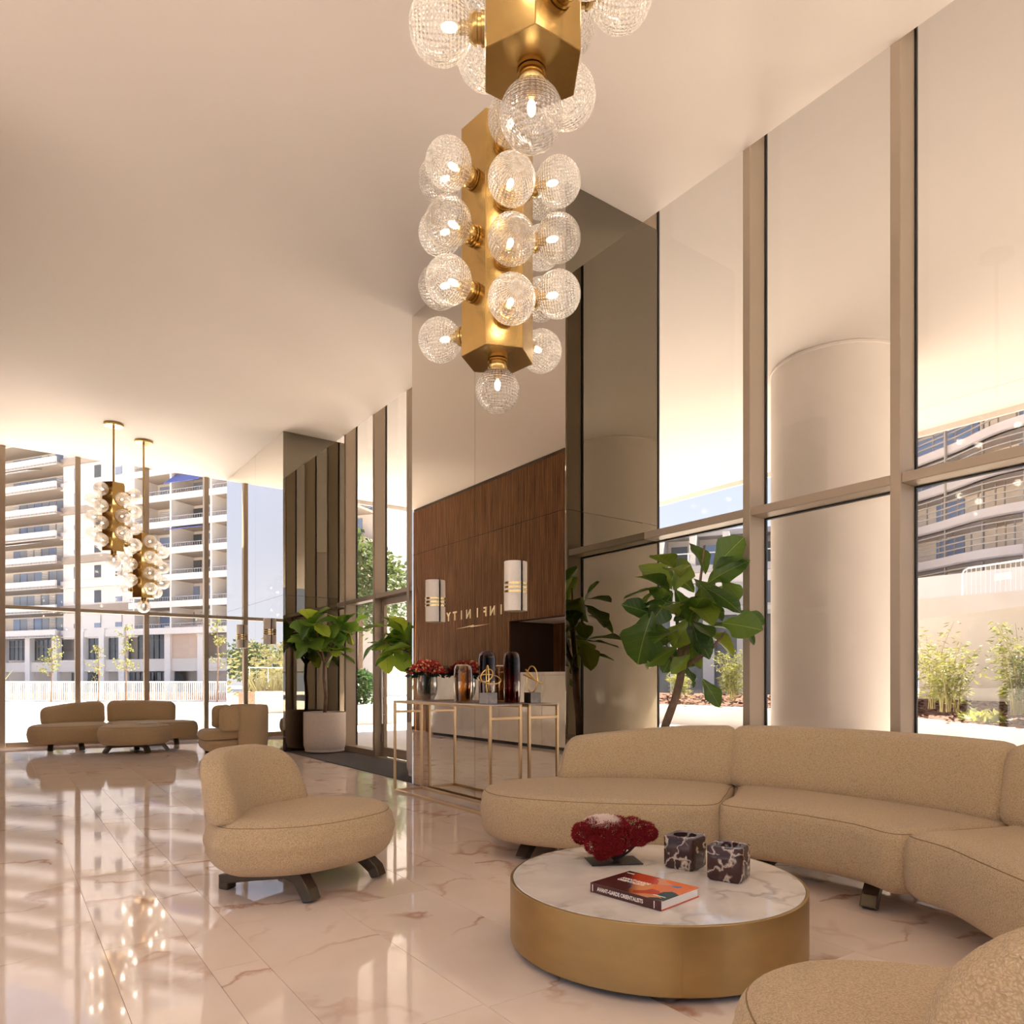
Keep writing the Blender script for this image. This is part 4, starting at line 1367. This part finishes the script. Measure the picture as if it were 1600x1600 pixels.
# red coral-like moss on a black plate
co = thing('red_moss_sculpture', 'crimson and white preserved moss bush on a black metal plate on the table', 'ornament', (2.59, 2.70, .3125), radians(-28))
MB().box(-.135, .135, -.085, .085, 0, .006).build('plate', M_black, co, bevel=.002, seg=1)
br = MB(); R = random.Random(8)
tips = [(-.17, .0, .17), (-.07, .05, .21), (.03, -.03, .18), (.12, .03, .20), (.19, -.01, .15), (-.05, -.06, .12), (.08, -.07, .13), (.0, .07, .2)]
for (x, y, z) in tips:
    br.tube([(0.01, 0, .004), (x * .35 + .02, y * .4, z * .35), (x * .75, y * .8, z * .7), (x, y, z)], [.008, .006, .004, .002], 6)
br.build('twigs', plain('dark_twig', (.03, .018, .014), .8), co)
M_moss = leaf_mat('crimson_moss', (0.24, 0.003, 0.008), (0.30, 0.005, 0.012), .15, .9)
M_mossw = leaf_mat('white_moss', (0.80, 0.72, 0.66), (0.82, 0.75, 0.68), .2, .9)
red = MB(); wht = MB()
lob = [(-.165, .0, .160, .055), (-.105, .02, .175, .06), (-.04, -.02, .150, .075), (.03, -.04, .145, .08), (.03, .05, .17, .07), (.10, .0, .165, .075), (.165, .0, .150, .065), (.20, .02, .135, .045), (-.05, -.06, .085, .055), (.0, -.05, .09, .05), (-.10, .06, .16, .05), (-.11, -.05, .10, .055), (-.05, .02, .10, .06), (.06, .0, .11, .06), (.12, -.05, .13, .05), (-.16, .04, .13, .05), (.0, .02, .06, .045), (-.07, -.03, .05, .04)]
for k in range(24000):
    x, y, z, r = lob[R.randrange(len(lob))]
    v = Vector((R.gauss(0, 1), R.gauss(0, 1), R.gauss(0, 1))).normalized()
    p = Vector((x, y, z)) + Vector((v.x, v.y, v.z * .85)) * r * R.uniform(.8, 1.0)
    p.z = max(p.z, .022)
    dv = (v + Vector((R.uniform(-.7, .7), R.uniform(-.7, .7), R.uniform(-.7, .7)))).normalized() * R.uniform(.006, .013)
    sd = dv.orthogonal().normalized() * .0022; s2 = dv.cross(sd).normalized() * .0022
    red.add([p + sd, p - sd * .5 + s2, p - sd * .5 - s2, p + dv], [(0, 1, 3), (1, 2, 3), (2, 0, 3)])
for k in range(2600):
    v = Vector((R.gauss(0, 1), R.gauss(0, 1), abs(R.gauss(0, 1)))).normalized()
    p = Vector((-.045 + v.x * .10, .035 + v.y * .065, .185 + v.z * .042 + R.uniform(-.008, .004)))
    dv = Vector((v.x + R.uniform(-.5, .5), v.y + R.uniform(-.5, .5), v.z + .4)).normalized() * R.uniform(.008, .018)
    sd = Vector((.003, 0, 0)); s2 = Vector((0, .003, 0))
    wht.add([p + sd, p - sd + s2, p - sd - s2, p + dv], [(0, 1, 3), (1, 2, 3), (2, 0, 3)])
red.build('red_moss', M_moss, co, stuff=True)
wht.build('white_moss', M_mossw, co, stuff=True)

# ---- console table with vases against the mirror
CX0, CX1, CY0, CY1, CZT = 3.63, 4.00, 5.40, 7.36, 1.032
cs = thing('console_table', 'slim gold framed console table standing against the mirrored column', 'table', (CX0, CY0, 0))
W, LY, q = CX1 - CX0, CY1 - CY0, 0.026
for (x, y) in ((0, 0), (W - q, 0), (0, LY - q), (W - q, LY - q)):
    MB().box(x, x + q, y, y + q, q, CZT - .03).build('leg', M_satin_gold, cs, bevel=.002, seg=1)
MB().box(0, W, 0, LY, CZT - .012, CZT).build('tabletop', plain('pale_table_top', (0.66, 0.56, 0.46), 0.25), cs, bevel=.002, seg=1)
for (x0, x1, y0, y1, z0, z1) in ((0, q, q, LY - q, 0, q), (W - q, W, q, LY - q, 0, q), (0, W, 0, q, 0, q), (0, W, LY - q, LY, 0, q),
                                 (0, q, 0, LY, CZT - .03, CZT - .0125), (W - q, W, 0, LY, CZT - .03, CZT - .0125), (q, W - q, 0, q, .89, .915), (q, W - q, LY - q, LY, .89, .915)):
    MB().box(x0, x1, y0, y1, z0, z1).build('rail', M_satin_gold, cs, bevel=.002, seg=1)

def tint_glass(name, tint, gl=0.25):
    m, nt, out = new_mat(name)
    t = N(nt, 'BsdfTransparent'); t.inputs[0].default_value = c4(tint)
    g = N(nt, 'BsdfGlossy'); g.inputs['Roughness'].default_value = 0.02
    f = N(nt, 'LayerWeight'); f.inputs['Blend'].default_value = gl
    mx = N(nt, 'MixShader')
    nt.links.new(f.outputs['Facing'], mx.inputs[0]); nt.links.new(t.outputs[0], mx.inputs[1]); nt.links.new(g.outputs[0], mx.inputs[2])
    nt.links.new(mx.outputs[0], out.inputs[0])
    return m
M_smokeg = tint_glass('smoky_clear_glass', (0.80, 0.78, 0.74), .35)
M_amber = tint_glass('amber_mercury_glass', (0.80, 0.62, 0.36), .55)
M_purple = tint_glass('plum_glass', (0.42, 0.13, 0.14), .18)
M_stem = plain('flower_stem', (0.05, 0.07, 0.025), .7)
M_dkleaf = leaf_mat('dark_leaf', (0.015, 0.03, 0.010), (0.03, 0.05, 0.015), .15, .5)
M_bloom_r = leaf_mat('red_bloom', (0.42, 0.02, 0.02), (0.60, 0.05, 0.03), .1, .7)
M_bloom_y = leaf_mat('peach_bloom', (0.85, 0.42, 0.16), (0.9, 0.5, 0.22), .1, .7)

v1 = thing('flower_vase', 'smoky glass vase full of red and peach flowers on the console', 'vase', (3.79, 6.86, CZT + .0015))
MB().lathe([(.045, 0), (.075, .02), (.103, .075), (.112, .14), (.113, .22), (.110, .285), (.104, .285), (.107, .22), (.105, .14), (.095, .085), (.06, .06), (.03, .055)], seg=40).build('glass', M_smokeg, v1, smooth='auto')
R = random.Random(15)
st = MB(); lf = MB()
for k in range(26):
    a = R.random() * 6.28; r0 = R.uniform(0, .05); r1 = R.uniform(.02, .15)
    st.tube([(r0 * cos(a + 1), r0 * sin(a + 1), .07), (r0 * cos(a), r0 * sin(a), .25), (r1 * cos(a), r1 * sin(a), .38)], .004, 5)
for k in range(160):
    a = R.random() * 6.28; r = R.uniform(.05, .19)
    leaf_quads(lf, Vector((r * cos(a), r * sin(a), R.uniform(.27, .37))), Vector((cos(a), sin(a), R.uniform(-.8, .5))), R.uniform(.05, .09), .022, R)
st.build('stems', M_stem, v1); lf.build('leaves', M_dkleaf, v1, stuff=True)
bl_me = {}
def bloom_mesh(mat):
    b = MB(); RR2 = random.Random(2)
    for k in range(11):
        v = Vector((RR2.gauss(0, 1), RR2.gauss(0, 1), abs(RR2.gauss(0, 1)))).normalized()
        p = v * .012; d1 = v.orthogonal().normalized() * .008; d2 = v.cross(d1).normalized() * .008
        b.add([p + d1, p + d2, p - d1, p - d2, p + v * .006], [(0, 1, 4), (1, 2, 4), (2, 3, 4), (3, 0, 4)])
    me = b.mesh('bloom'); me.materials.append(mat)
    return me
bm_r, bm_y = bloom_mesh(M_bloom_r), bloom_mesh(M_bloom_y)
for k in range(280):
    a = R.random() * 6.28; u = sqrt(R.random()); r = .215 * u
    z = .43 - .12 * u * u + R.uniform(-.02, .02)
    o = link('bloom', bm_y if (R.random() < .24 and u < .95) else bm_r, v1)
    o.location = (r * cos(a), r * sin(a), z); o.scale = (1, 1, 1) if R.random() < .6 else (1.4, 1.4, 1.2)
    o.rotation_euler = (sin(a) * -.6 * u, cos(a) * .6 * u, R.random() * 3)

v2 = thing('amber_vase', 'amber mirrored glass vase with a pinched waist on the console', 'vase', (3.80, 6.13, CZT + .0015))
MB().lathe([(.075, 0), (.088, .01), (.094, .06), (.098, .16), (.100, .26), (.096, .33), (.082, .37), (.055, .385), (.045, .38), (.07, .365), (.09, .32), (.093, .16), (.085, .02), (.03, .015)], seg=40).build('glass', M_amber, v2, smooth='auto')
MB().lathe([(.06, .02), (.07, .05), (.072, .2), (.065, .3), (.04, .32)], seg=32).build('inner_lining', plain('mercury_lining', (.55, .45, .30), .25, .9), v2, smooth='auto')
v3 = thing('plum_vase', 'tall narrow plum glass vase behind the gold knot sculpture', 'vase', (3.89, 5.83, CZT + .0015))
MB().lathe([(.072, 0), (.080, .01), (.083, .06), (.084, .2), (.086, .36), (.084, .44), (.072, .49), (.048, .51), (.04, .505), (.065, .48), (.078, .43), (.08, .2), (.074, .02), (.03, .015)], seg=40).build('glass', M_purple, v3, smooth='auto')
sc = thing('knot_sculpture', 'gold wire knot sculpture on a grey marble block at the console end', 'sculpture', (3.775, 5.64, CZT + .0015), radians(6))
MB().box(-.06, .06, -.065, .065, 0, .105).build('block', marble('grey_marble', (0.36, 0.34, 0.33), (0.6, 0.58, 0.55), 6, .6, .3, coord='object'), sc, bevel=.003, seg=1)
loop = []
for k in range(90):
    a = 2 * pi * k / 90
    x = .075 * sin(2 * a) * .6 + .03 * cos(a); y = .125 * cos(a) * 1.0 * cos(.5) + .03 * sin(3 * a); z = .235 + .125 * sin(2 * a + .6) * .55 + .07 * cos(a * 3)
    loop.append((x, y, z))
l1 = [(.03 * sin(a), .055 * sin(a) + .01, .235 + .13 * cos(a)) for a in [2 * pi * k / 60 for k in range(60)]]
l2 = [(.08 * sin(a), -.02 + .135 * cos(a), .235 + .035 * cos(a) + .03 * sin(a)) for a in [2 * pi * k / 60 for k in range(60)]]
l3 = [(.055 * sin(a), .02 + .06 * cos(a), .27 + .06 * sin(a + .5)) for a in [2 * pi * k / 60 for k in range(60)]]
for l in (l1, l2, l3):
    MB().tube(l, .0065, 10, True).build('wire_loop', M_gold, sc, smooth=True)

# ---- sconces on the mirrored columns
M_sconce = plain('sconce_linen', (0.80, 0.73, 0.64), 0.6, var=.03, vscale=60)
def sconce(label, yc, z0=1.925, h=.475):
    t = thing('wall_sconce', label, 'lamp', (XM, yc, z0), 0, 'half-round sconces on the mirrored columns')
    poly = [(-.010, -.10)] + [(-.010 - .105 * sin(a), -.10 * cos(a)) for a in [pi * k / 24 for k in range(25)]] + [(-.010, .10)]
    poly = [poly[1]] + poly[2:-2] + [poly[-2]]
    MB().prism([(x, y) for x, y in poly], 0, h).build('shade', M_sconce, t, smooth='auto')
    MB().box(-.0095, -.0005, -.06, .06, .02, h - .02).build('back_plate', M_edge, t)
    for k in range(3):
        z = h * (.385 + .085 * k)
        b = [(-.010 - .109 * sin(a), -.104 * cos(a)) for a in [pi * k2 / 24 for k2 in range(25)]]
        c = [(-.010 - .104 * sin(a), -.099 * cos(a)) for a in [pi * k2 / 24 for k2 in range(25)]]
        vs = []; fs = []
        for i in range(25):
            vs += [(b[i][0], b[i][1], z - .011), (b[i][0], b[i][1], z + .011), (c[i][0], c[i][1], z + .011), (c[i][0], c[i][1], z - .011)]
        for i in range(24):
            for j in range(4):
                fs.append((i * 4 + j, i * 4 + (j + 1) % 4, i * 4 + 4 + (j + 1) % 4, i * 4 + 4 + j))
        fs += [(0, 1, 2, 3), (96, 97, 98, 99)]
        MB().add(vs, fs).build('gold_band', M_gold, t, smooth='auto')
    return t
sconce('half-round cream sconce with gold bands above the flowers, left of two on the near column', 7.12)
sconce('half-round cream sconce with gold bands, right of two on the near mirrored column', 5.56)
sconce('half-round sconce with gold bands, far left one on the far mirrored column', 15.12, 1.93)
sconce('half-round sconce with gold bands on the far mirrored column, nearer the fig tree', 13.28, 1.93)

# ---- sign and reception desk (both seen in the mirror)
sg = thing('wall_sign', 'gold lettered INFINITY sign on the slatted wall, reversed in the mirror', 'sign', (XR + .014, 12.2, 2.66))
M_letter = plain('pale_gold_letter', (0.92, 0.74, 0.44), 0.35, 0.2)
for ch, y in (('I', .17), ('N', .50), ('F', .78), ('I', 1.09), ('N', 1.47), ('I', 1.77), ('T', 2.06), ('Y', 2.35)):
    text_mesh(ch, 0.285, M_letter, sg, Matrix.Translation((0.0, y, .012)) @ Matrix.Rotation(radians(90), 4, 'Z') @ Matrix.Rotation(radians(90), 4, 'X'), .010, 'letter', .007, 'CENTER')
for (ya, za, yb_, zb_) in ((.6, -.17, 1.36, -.185), (2.0, -.20, 1.24, -.165)):
    MB().add([(0, ya, za), (0, yb_, zb_ - .014), (0, yb_, zb_ + .014), (.014, ya, za), (.014, yb_, zb_ - .014), (.014, yb_, zb_ + .014)], [(0, 1, 2), (3, 5, 4), (0, 3, 4, 1), (1, 4, 5, 2), (2, 5, 3, 0)]).build('underline', M_letter, sg)
rd = thing('reception_desk', 'white marble reception desk along the slatted wall, shown in the mirror', 'desk', (XR + .02, 9.0, 0))
MB().box(.10, .42, .05, 5.55, 0.0, .06).build('plinth', M_black, rd)
for k in range(4):
    MB().box(.08, .45, k * 1.4 + .002, k * 1.4 + 1.398, .06, 1.36).build('front_panel', M_white_stone, rd, bevel=.004, seg=1)
MB().box(.0, .47, -.02, 5.62, 1.361, 1.42).build('counter_top', M_white_stone, rd, bevel=.004, seg=1)

# ---- entrance mat
tag(MB().box(4.10, 4.99, 7.75, 12.46, 0.0005, .012).build('entrance_mat', M_mat), 'dark grey entrance mat in front of the glass doors', 'mat')

# ---- fiddle-leaf figs
def fig_leaf(seed, mat):
    R = random.Random(seed); nl, nw = 10, 6
    vs = []; fs = []
    droop = R.uniform(.12, .4); fold = R.uniform(.12, .35)
    for i in range(nl + 1):
        u = i / nl
        w = .40 * (sin(pi * min(1, u ** 1.15 * 1.01)) ** .62) * (.50 + .62 * u + .10 * cos(u * 11)) if 0 < u < 1 else .015
        w = max(w, .012)
        for j in range(nw + 1):
            s = (j / nw - .5) * 2
            x = u; y = s * w * (1 + .05 * sin(u * 17 + s * 3 + seed))
            z = abs(s) ** 1.4 * w * fold + .018 * sin(u * 14 + s * 2.2 + seed) * abs(s) - droop * u * u
            vs.append((x, y, z))
    for i in range(nl):
        for j in range(nw):
            a = i * (nw + 1) + j
            fs.append((a, a + 1, a + nw + 2, a + nw + 1))
    me = MB().add(vs, fs).mesh('leaf')
    me.polygons.foreach_set('use_smooth', [True] * len(me.polygons))
    me.materials.append(mat)
    return me
LEAVES = [fig_leaf(s, M_fig) for s in range(5)]
LIT_LEAVES = [fig_leaf(s, M_fig_lit) for s in range(5, 10)]
def place_leaf(parent, p, d, nrm, ln, wf=1.0, k=0, kinds=LEAVES):
    x = d.normalized()
    y = nrm.cross(x)
    if y.length < 1e-4:
        y = x.orthogonal()
    y.normalize(); z = x.cross(y)
    o = link('leaf', kinds[k % 5], parent)
    Mx = Matrix((x, y, z)).transposed().to_4x4()
    Mx.translation = p
    o.matrix_local = Mx @ Matrix.Diagonal((ln, ln * wf, ln, 1))
    return o
def pot(t):
    sh = MB().lathe([(.22, 0), (.29, .012), (.335, .05), (.358, .12), (.362, .30), (.362, .69), (.357, .70), (.342, .70), (.338, .69), (.338, .02), (.01, .02)], seg=56, cap=False).build('pot', M_planter, t, smooth='auto')
    MB().lathe([(.337, .63), (.337, .648), (.15, .665)], seg=40).build('soil', M_soil, sh, smooth=True)
RGT = Vector((.812, -.584, 0)); RR_ = Vector((.25, -.97, 0)) / .769; RL_ = Vector((.9, -.43, 0)) / .98; TOW = Vector((-.584, -.812, 0)); UPV = Vector((0, 0, 1))
fg = thing('potted_fig_tree', 'large fiddle-leaf fig tree behind the curved sofa by the window', 'plant', (4.64, 4.32, 0))
pot(fg)
MB().tube([(.02, -.02, .64), (.06, -.08, .89), (.09, -.15, 1.09), (.11, -.19, 1.26), (.12, -.20, 1.38)], [.040, .036, .034, .034, .036], 12).build('trunk', M_bark, fg, smooth=True)
fp = Vector((.12, -.20, 1.36))
bm_ = MB()
tops = [(.10, 1.36), (-.28, 1.12), (.30, 1.02), (-.06, 1.55), (.16, 1.75), (-.15, .95)]
for (r, z) in tops:
    e2 = Vector((.11, -.21, .64)) + (RR_ if r > 0 else RL_) * r + UPV * z
    mid = fp.lerp(e2, .5) + RGT * (r * .2)
    bm_.tube([tuple(fp), tuple(mid), tuple(e2)], [.022, .016, .007], 8)
bm_.build('branches', M_bark, fg, smooth=True)
FIG = [(-0.11, 2.02, -0.31, 2.27, 0.1, 1.0),
    (-0.09, 2.02, 0.04, 2.28, 0.06, 0.95),
    (-0.11, 2.01, 0.04, 1.79, 0.22, 0.85),
    (-0.13, 1.97, -0.28, 1.76, 0.12, 1.05),
    (-0.14, 1.94, -0.27, 2.04, 0.02, 0.85),
    (0.21, 2.14, 0.17, 2.46, 0.02, 0.9),
    (0.26, 2.17, 0.52, 2.42, 0.1, 1.0),
    (0.22, 2.06, 0.45, 2.22, 0.05, 0.85),
    (0.44, 2.16, 0.54, 2.2, -0.05, 0.7),
    (0.33, 2.09, 0.47, 1.94, 0.08, 0.9),
    (0.2, 2.01, 0.44, 1.87, 0.14, 0.7),
    (0.13, 2.04, 0.16, 1.76, 0.2, 0.9),
    (0.23, 1.91, 0.36, 1.8, 0.05, 0.8),
    (0.32, 1.72, 0.57, 1.67, 0.18, 0.95),
    (0.52, 1.82, 0.69, 1.72, 0.0, 0.6),
    (0.56, 1.65, 0.67, 1.56, 0.0, 0.5),
    (0.04, 1.78, -0.09, 1.56, 0.15, 1.0),
    (0.05, 1.78, 0.17, 1.56, 0.05, 1.0),
    (0.04, 1.81, -0.07, 1.78, 0.0, 0.9),
    (-0.07, 1.63, -0.22, 1.6, 0.05, 0.9),
    (-0.07, 1.53, -0.31, 1.44, 0.12, 0.9),
    (-0.05, 1.53, -0.16, 1.35, -0.05, 0.9),
    (0.05, 1.47, -0.11, 1.36, 0.1, 0.9),
    (0.07, 1.53, 0.23, 1.37, -0.08, 0.9),
    (0.0, 1.37, 0.05, 1.28, 0.15, 0.9),
    (0.16, 1.27, 0.32, 1.06, 0.12, 0.55),
    (0.09, 1.28, 0.13, 1.19, 0.0, 0.6),
    (-0.3, 1.83, -0.45, 1.45, 0.15, 1.1),
    (-0.28, 1.82, -0.51, 1.89, 0.0, 0.8),
    (-0.13, 1.67, -0.27, 1.7, 0.1, 0.9),
    (0.05, 1.7, 0.25, 1.5, 0.1, 0.9),
    (0.22, 1.84, 0.39, 2.02, -0.1, 0.9),
    (-0.04, 1.84, -0.18, 2.04, -0.2, 0.9),
    (0.16, 2.02, -0.04, 2.24, -0.2, 0.9),
    (0.19, 1.62, 0.05, 1.39, -0.15, 0.9)]
R = random.Random(31)
ax0 = Vector((.11, -.21, 0))
lat = lambda r: RR_ * (r * .76) if r > 0 else RL_ * (r * .95)
for i, (a, b, c, d2, dep, wf) in enumerate(FIG):
    p = ax0 + lat(a) + UPV * b + TOW * dep * .8
    tgt = ax0 + lat(c) + UPV * d2 + TOW * (dep * .8 + R.uniform(-.08, .14))
    ln = (tgt - p).length * (1.0 if c > .1 else 1.12)
    nrm = TOW * R.uniform(.55, 1.0) + UPV * R.uniform(.1, .7) + RGT * R.uniform(-.5, .5)
    place_leaf(fg, p, tgt - p, nrm, ln, max(.75, wf), i)
for k in range(24):
    a = R.random() * 6.28; z = R.uniform(1.49, 2.24)
    p = Vector((.11 + .14 * cos(a), -.21 + .14 * sin(a), z))
    place_leaf(fg, p, Vector((cos(a) * .8, sin(a) * .55, R.uniform(-.4, .7))), Vector((-cos(a) * .4, -sin(a) * .4, 1)), R.uniform(.26, .38), 1.0, k)

def gen_fig(label, loc, seed, bias=(0, 0), n=34, trunk=1.0, spread=.34, ht=.75):
    R = random.Random(seed)
    t = thing('potted_fig_tree', label, 'plant', loc)
    pot(t)
    b0 = .645; trunk += b0
    MB().tube([(0, 0, b0), (.02, .0, b0 + (trunk - b0) * .35), (-.015, 0, b0 + (trunk - b0) * .7), (.0, 0, trunk)], [.034, .030, .028, .03], 12).build('trunk', M_bark, t, smooth=True)
    b = MB(); ends = []
    for k in range(7):
        a = k * 2.399 + R.random(); r = spread * R.uniform(.55, 1.0)
        e2 = Vector((r * cos(a) + bias[0] * .6, r * sin(a) + bias[1] * .6, trunk + ht * R.uniform(.2, .8)))
        md = Vector((e2.x * .45, e2.y * .45, trunk + (e2.z - trunk) * .6))
        b.tube([(0, 0, trunk - .02), tuple(md), tuple(e2)], [.02, .013, .006], 8); ends += [(md, e2)]
    b.build('branches', M_bark, t, smooth=True)
    for k in range(n):
        m, e2 = ends[k % 7]
        u = R.uniform(.3, 1.05); p = m.lerp(e2, u)
        a = R.random() * 6.28
        out = Vector((cos(a) + bias[0], sin(a) * .8 + bias[1], R.uniform(-.95, 1.1)))
        place_leaf(t, p, out, Vector((-cos(a) * .5 - R.uniform(0, .5), -sin(a) * .5 - R.uniform(0, .7), 1.0)), R.uniform(.32, .46), R.uniform(.85, 1.05), k, LIT_LEAVES)
    return t
gen_fig('small fiddle-leaf fig in the pale pot before the far smoked mirror', (4.62, 12.05, .012), 51, (-.15, -.1), 72, .92, .50, .85)
gen_fig('fiddle-leaf fig by the entrance, leaves showing left of the near mirrored column', (4.60, 8.13, .012), 52, (-.22, .70), 60, .70, .40, .95)

# ---- far seating group
FO = (1.8, 15.2)
fs_ = thing('far_curved_sofa', 'beige two-part curved sofa in front of the back windows', 'sofa', (FO[0], FO[1], 0))
seat_part(fs_, offs([(.38, 15.15), (.55, 14.83), (1.1, 14.76), (1.66, 14.92), (1.66, 15.4), (1.66, 15.92), (1.1, 15.95), (.60, 15.72)], FO), .135, .47, .11, .10)
seat_part(fs_, offs([(1.70, 14.93), (2.2, 15.05), (2.75, 14.95), (3.12, 15.02), (3.2, 15.35), (2.95, 15.72), (2.3, 15.95), (1.70, 15.93), (1.70, 15.4)], FO), .135, .47, .11, .10)
back_part(fs_, offs([(.62, 15.52), (1.1, 15.76), (1.65, 15.84)], FO), .44, [.76, .84, .87], .24, .13)
back_part(fs_, offs([(1.69, 15.84), (2.25, 15.82), (2.86, 15.58)], FO), .44, [.87, .87, .84], .24, .13)
for (fx, fy, ex, ey) in ((.72, 15.0, .8, 15.6), (1.2, 14.92, 1.1, 15.7), (2.1, 15.15, 2.1, 15.7), (2.8, 15.1, 2.75, 15.6)):
    foot(fs_, fx - FO[0], fy - FO[1], fx + (ex - fx) * .2 - FO[0], fy + .12 - FO[1], ex - FO[0], ey - FO[1])
po = thing('round_pouf', 'round beige upholstered pouf table in front of the far sofa', 'pouf', (1.94, 14.10, 0))
seat_part(po, [(.58 * cos(a), .50 * sin(a)) for a in [2 * pi * k / 12 for k in range(12)]], .14, .48, .13, .10)
for a in (200, 285, 350, 80):
    ca, sa = cos(radians(a)), sin(radians(a))
    foot(po, .52 * ca, .44 * sa, .42 * ca, .36 * sa, .05 * ca, .05 * sa)
mg = thing('magazine', 'thin grey magazine lying on the far round pouf', 'magazine', (2.12, 14.05, .4965), .3)
MB().box(-.15, .15, -.1, .1, 0, .012).build('pages', M_paper, mg); MB().box(-.152, .152, -.102, .102, .0122, .016).build('cover', plain('grey_cover', (.35, .33, .30), .4), mg)

bc = thing('barrel_armchair', 'low beige barrel armchair seen from its side by the far mirrored column', 'armchair', (3.30, 12.75, 0), radians(-6))
b, seam = pillow([(-.52, -.40), (-.56, 0), (-.52, .40), (-.1, .46), (.3, .34), (.42, 0), (.3, -.34), (-.1, -.46)], .085, .265, .10, .03, .0)
b.build('base', M_boucle, bc, smooth=True)
b, seam = pillow([(-.53, -.38), (-.57, 0), (-.53, .38), (-.1, .40), (.25, .30), (.32, 0), (.25, -.30), (-.1, -.40)], .27, .43, .03, .07, .02)
b.build('seat', M_boucle, bc, smooth=True)
arc = lambda r, a0, a1, n: [(r * cos(radians(a0 + (a1 - a0) * k / n)) - .02, r * sin(radians(a0 + (a1 - a0) * k / n))) for k in range(n + 1)]
backrest(arc(.47, -92, 92, 10), .085, [.84] * 3, .15, .05, .03, side=1).build('backrest', M_boucle, bc, smooth=True)
for s in (-1, 1):
    backrest([(.0, s * .475), (-.16, s * .475), (-.33, s * .46)], .425, [.84, .83, .82], .15, .10, .0, side=1).build('arm', M_boucle, bc, smooth=True)
for (x, y) in ((-.40, -.28), (-.25, -.36), (-.40, .28), (.25, -.25), (.25, .25)):
    MB().lathe([(.045, 0), (.055, .02), (.055, .07), (.04, .10)], (x, y, 0), 20).build('caster', M_black, bc, smooth='auto')

# ---- chandeliers
AP = 0.165           # apothem of the hexagonal body
HB = 1.17
LAMP = 0.35          # watts per lamp, twelve lamps to a chandelier
globe_b = MB().sphere((0, 0, 0), .114, 40, 26)
globe_me = globe_b.mesh('globe'); globe_me.polygons.foreach_set('use_smooth', [True] * len(globe_me.polygons)); globe_me.materials.append(M_globe)
bulb_me = MB().sphere((0, 0, -.030), .016, 10, 8, (1, 1, 1.9)).mesh('bulb'); bulb_me.materials.append(M_bulb)
sock_me = MB().lathe([(.022, -.125), (.022, -.070), (.016, -.060)], seg=14).mesh('socket'); sock_me.materials.append(M_brass)
col_me = MB().lathe([(.052, -.155), (.052, -.144), (.044, -.142), (.044, -.130), (.050, -.128), (.050, -.118), (.042, -.108), (.040, -.100)], seg=28).mesh('collar'); col_me.materials.append(M_brass)
col_me.polygons.foreach_set('use_smooth', [True] * len(col_me.polygons)); col_me.set_sharp_from_angle(angle=radians(40))
def chandelier(label, x, y, zb, ang):
    """ang: azimuth in degrees of one face that carries four globes"""
    t = thing('chandelier', label, 'chandelier', (x, y, zb), radians(ang), 'hexagonal brass globe chandeliers')
    rc = AP / cos(pi / 6)
    MB().prism([(rc * cos(pi / 6 + k * pi / 3), rc * sin(pi / 6 + k * pi / 3)) for k in range(6)], 0, HB).build('body', M_brass, t, bevel=.0025, seg=1)
    MB().tube([(0, 0, HB), (0, 0, H - zb - .03)], .016, 14).build('rod', M_brass, t, smooth='auto')
    MB().lathe([(.15, -.04), (.155, -.035), (.155, 0)], (0, 0, H - zb - .001), 40).build('canopy', M_brass, t, smooth='auto')
    def g(p, d):
        q = d.to_track_quat('Z', 'Y').to_matrix().to_4x4()
        c = p + d * .158
        q.translation = c
        o = link('globe', globe_me, t); o.matrix_local = q
        link('bulb', bulb_me, o); link('socket', sock_me, o)
        o2 = link('collar', col_me, t); o2.matrix_local = q
    for k in range(6):
        a = k * pi / 3
        d = Vector((cos(a), sin(a), 0))
        zs = [.15 + .285 * j for j in range(4)] if k % 2 == 0 else [.2925 + .285 * j for j in range(3)]
        for z in zs:
            g(Vector((AP * d.x, AP * d.y, z)), d)
    g(Vector((0, 0, 0)), Vector((0, 0, -1)))
    # the light of its bulbs, one lamp at every other globe level of each face
    for k in range(6):
        a = k * pi / 3 + radians(ang)
        for z in ((.2925, .8625) if k % 2 else (.15, .72)):
            ld = bpy.data.lights.new('bulb_light', 'POINT')
            ld.energy = LAMP; ld.color = (1.0, 0.86, 0.70); ld.shadow_soft_size = .03
            lo = bpy.data.objects.new('bulb_light', ld); COL.objects.link(lo)
            lo.location = (x + .323 * cos(a), y + .323 * sin(a), zb + z)
    return t
def az_cam(x, y, off):
    """azimuth of the direction towards the room's middle front, turned by off degrees"""
    return math.degrees(atan2(-y, -x)) + off
chandelier('brass globe chandelier hanging in front of the near mirrored column, lower of the near pair', 2.10, 3.05, 2.917, az_cam(2.10, 3.05, 12))
chandelier('brass globe chandelier cut off by the top edge of the photo', 1.545, 2.03, 3.43, az_cam(1.545, 2.03, 34))
chandelier('brass globe chandelier far left, the higher of the far pair', 1.58, 13.9, 3.46, az_cam(1.58, 13.9, -35))
chandelier('brass globe chandelier far left, the lower of the far pair', 2.14, 14.57, 2.77, az_cam(2.14, 14.57, 20))
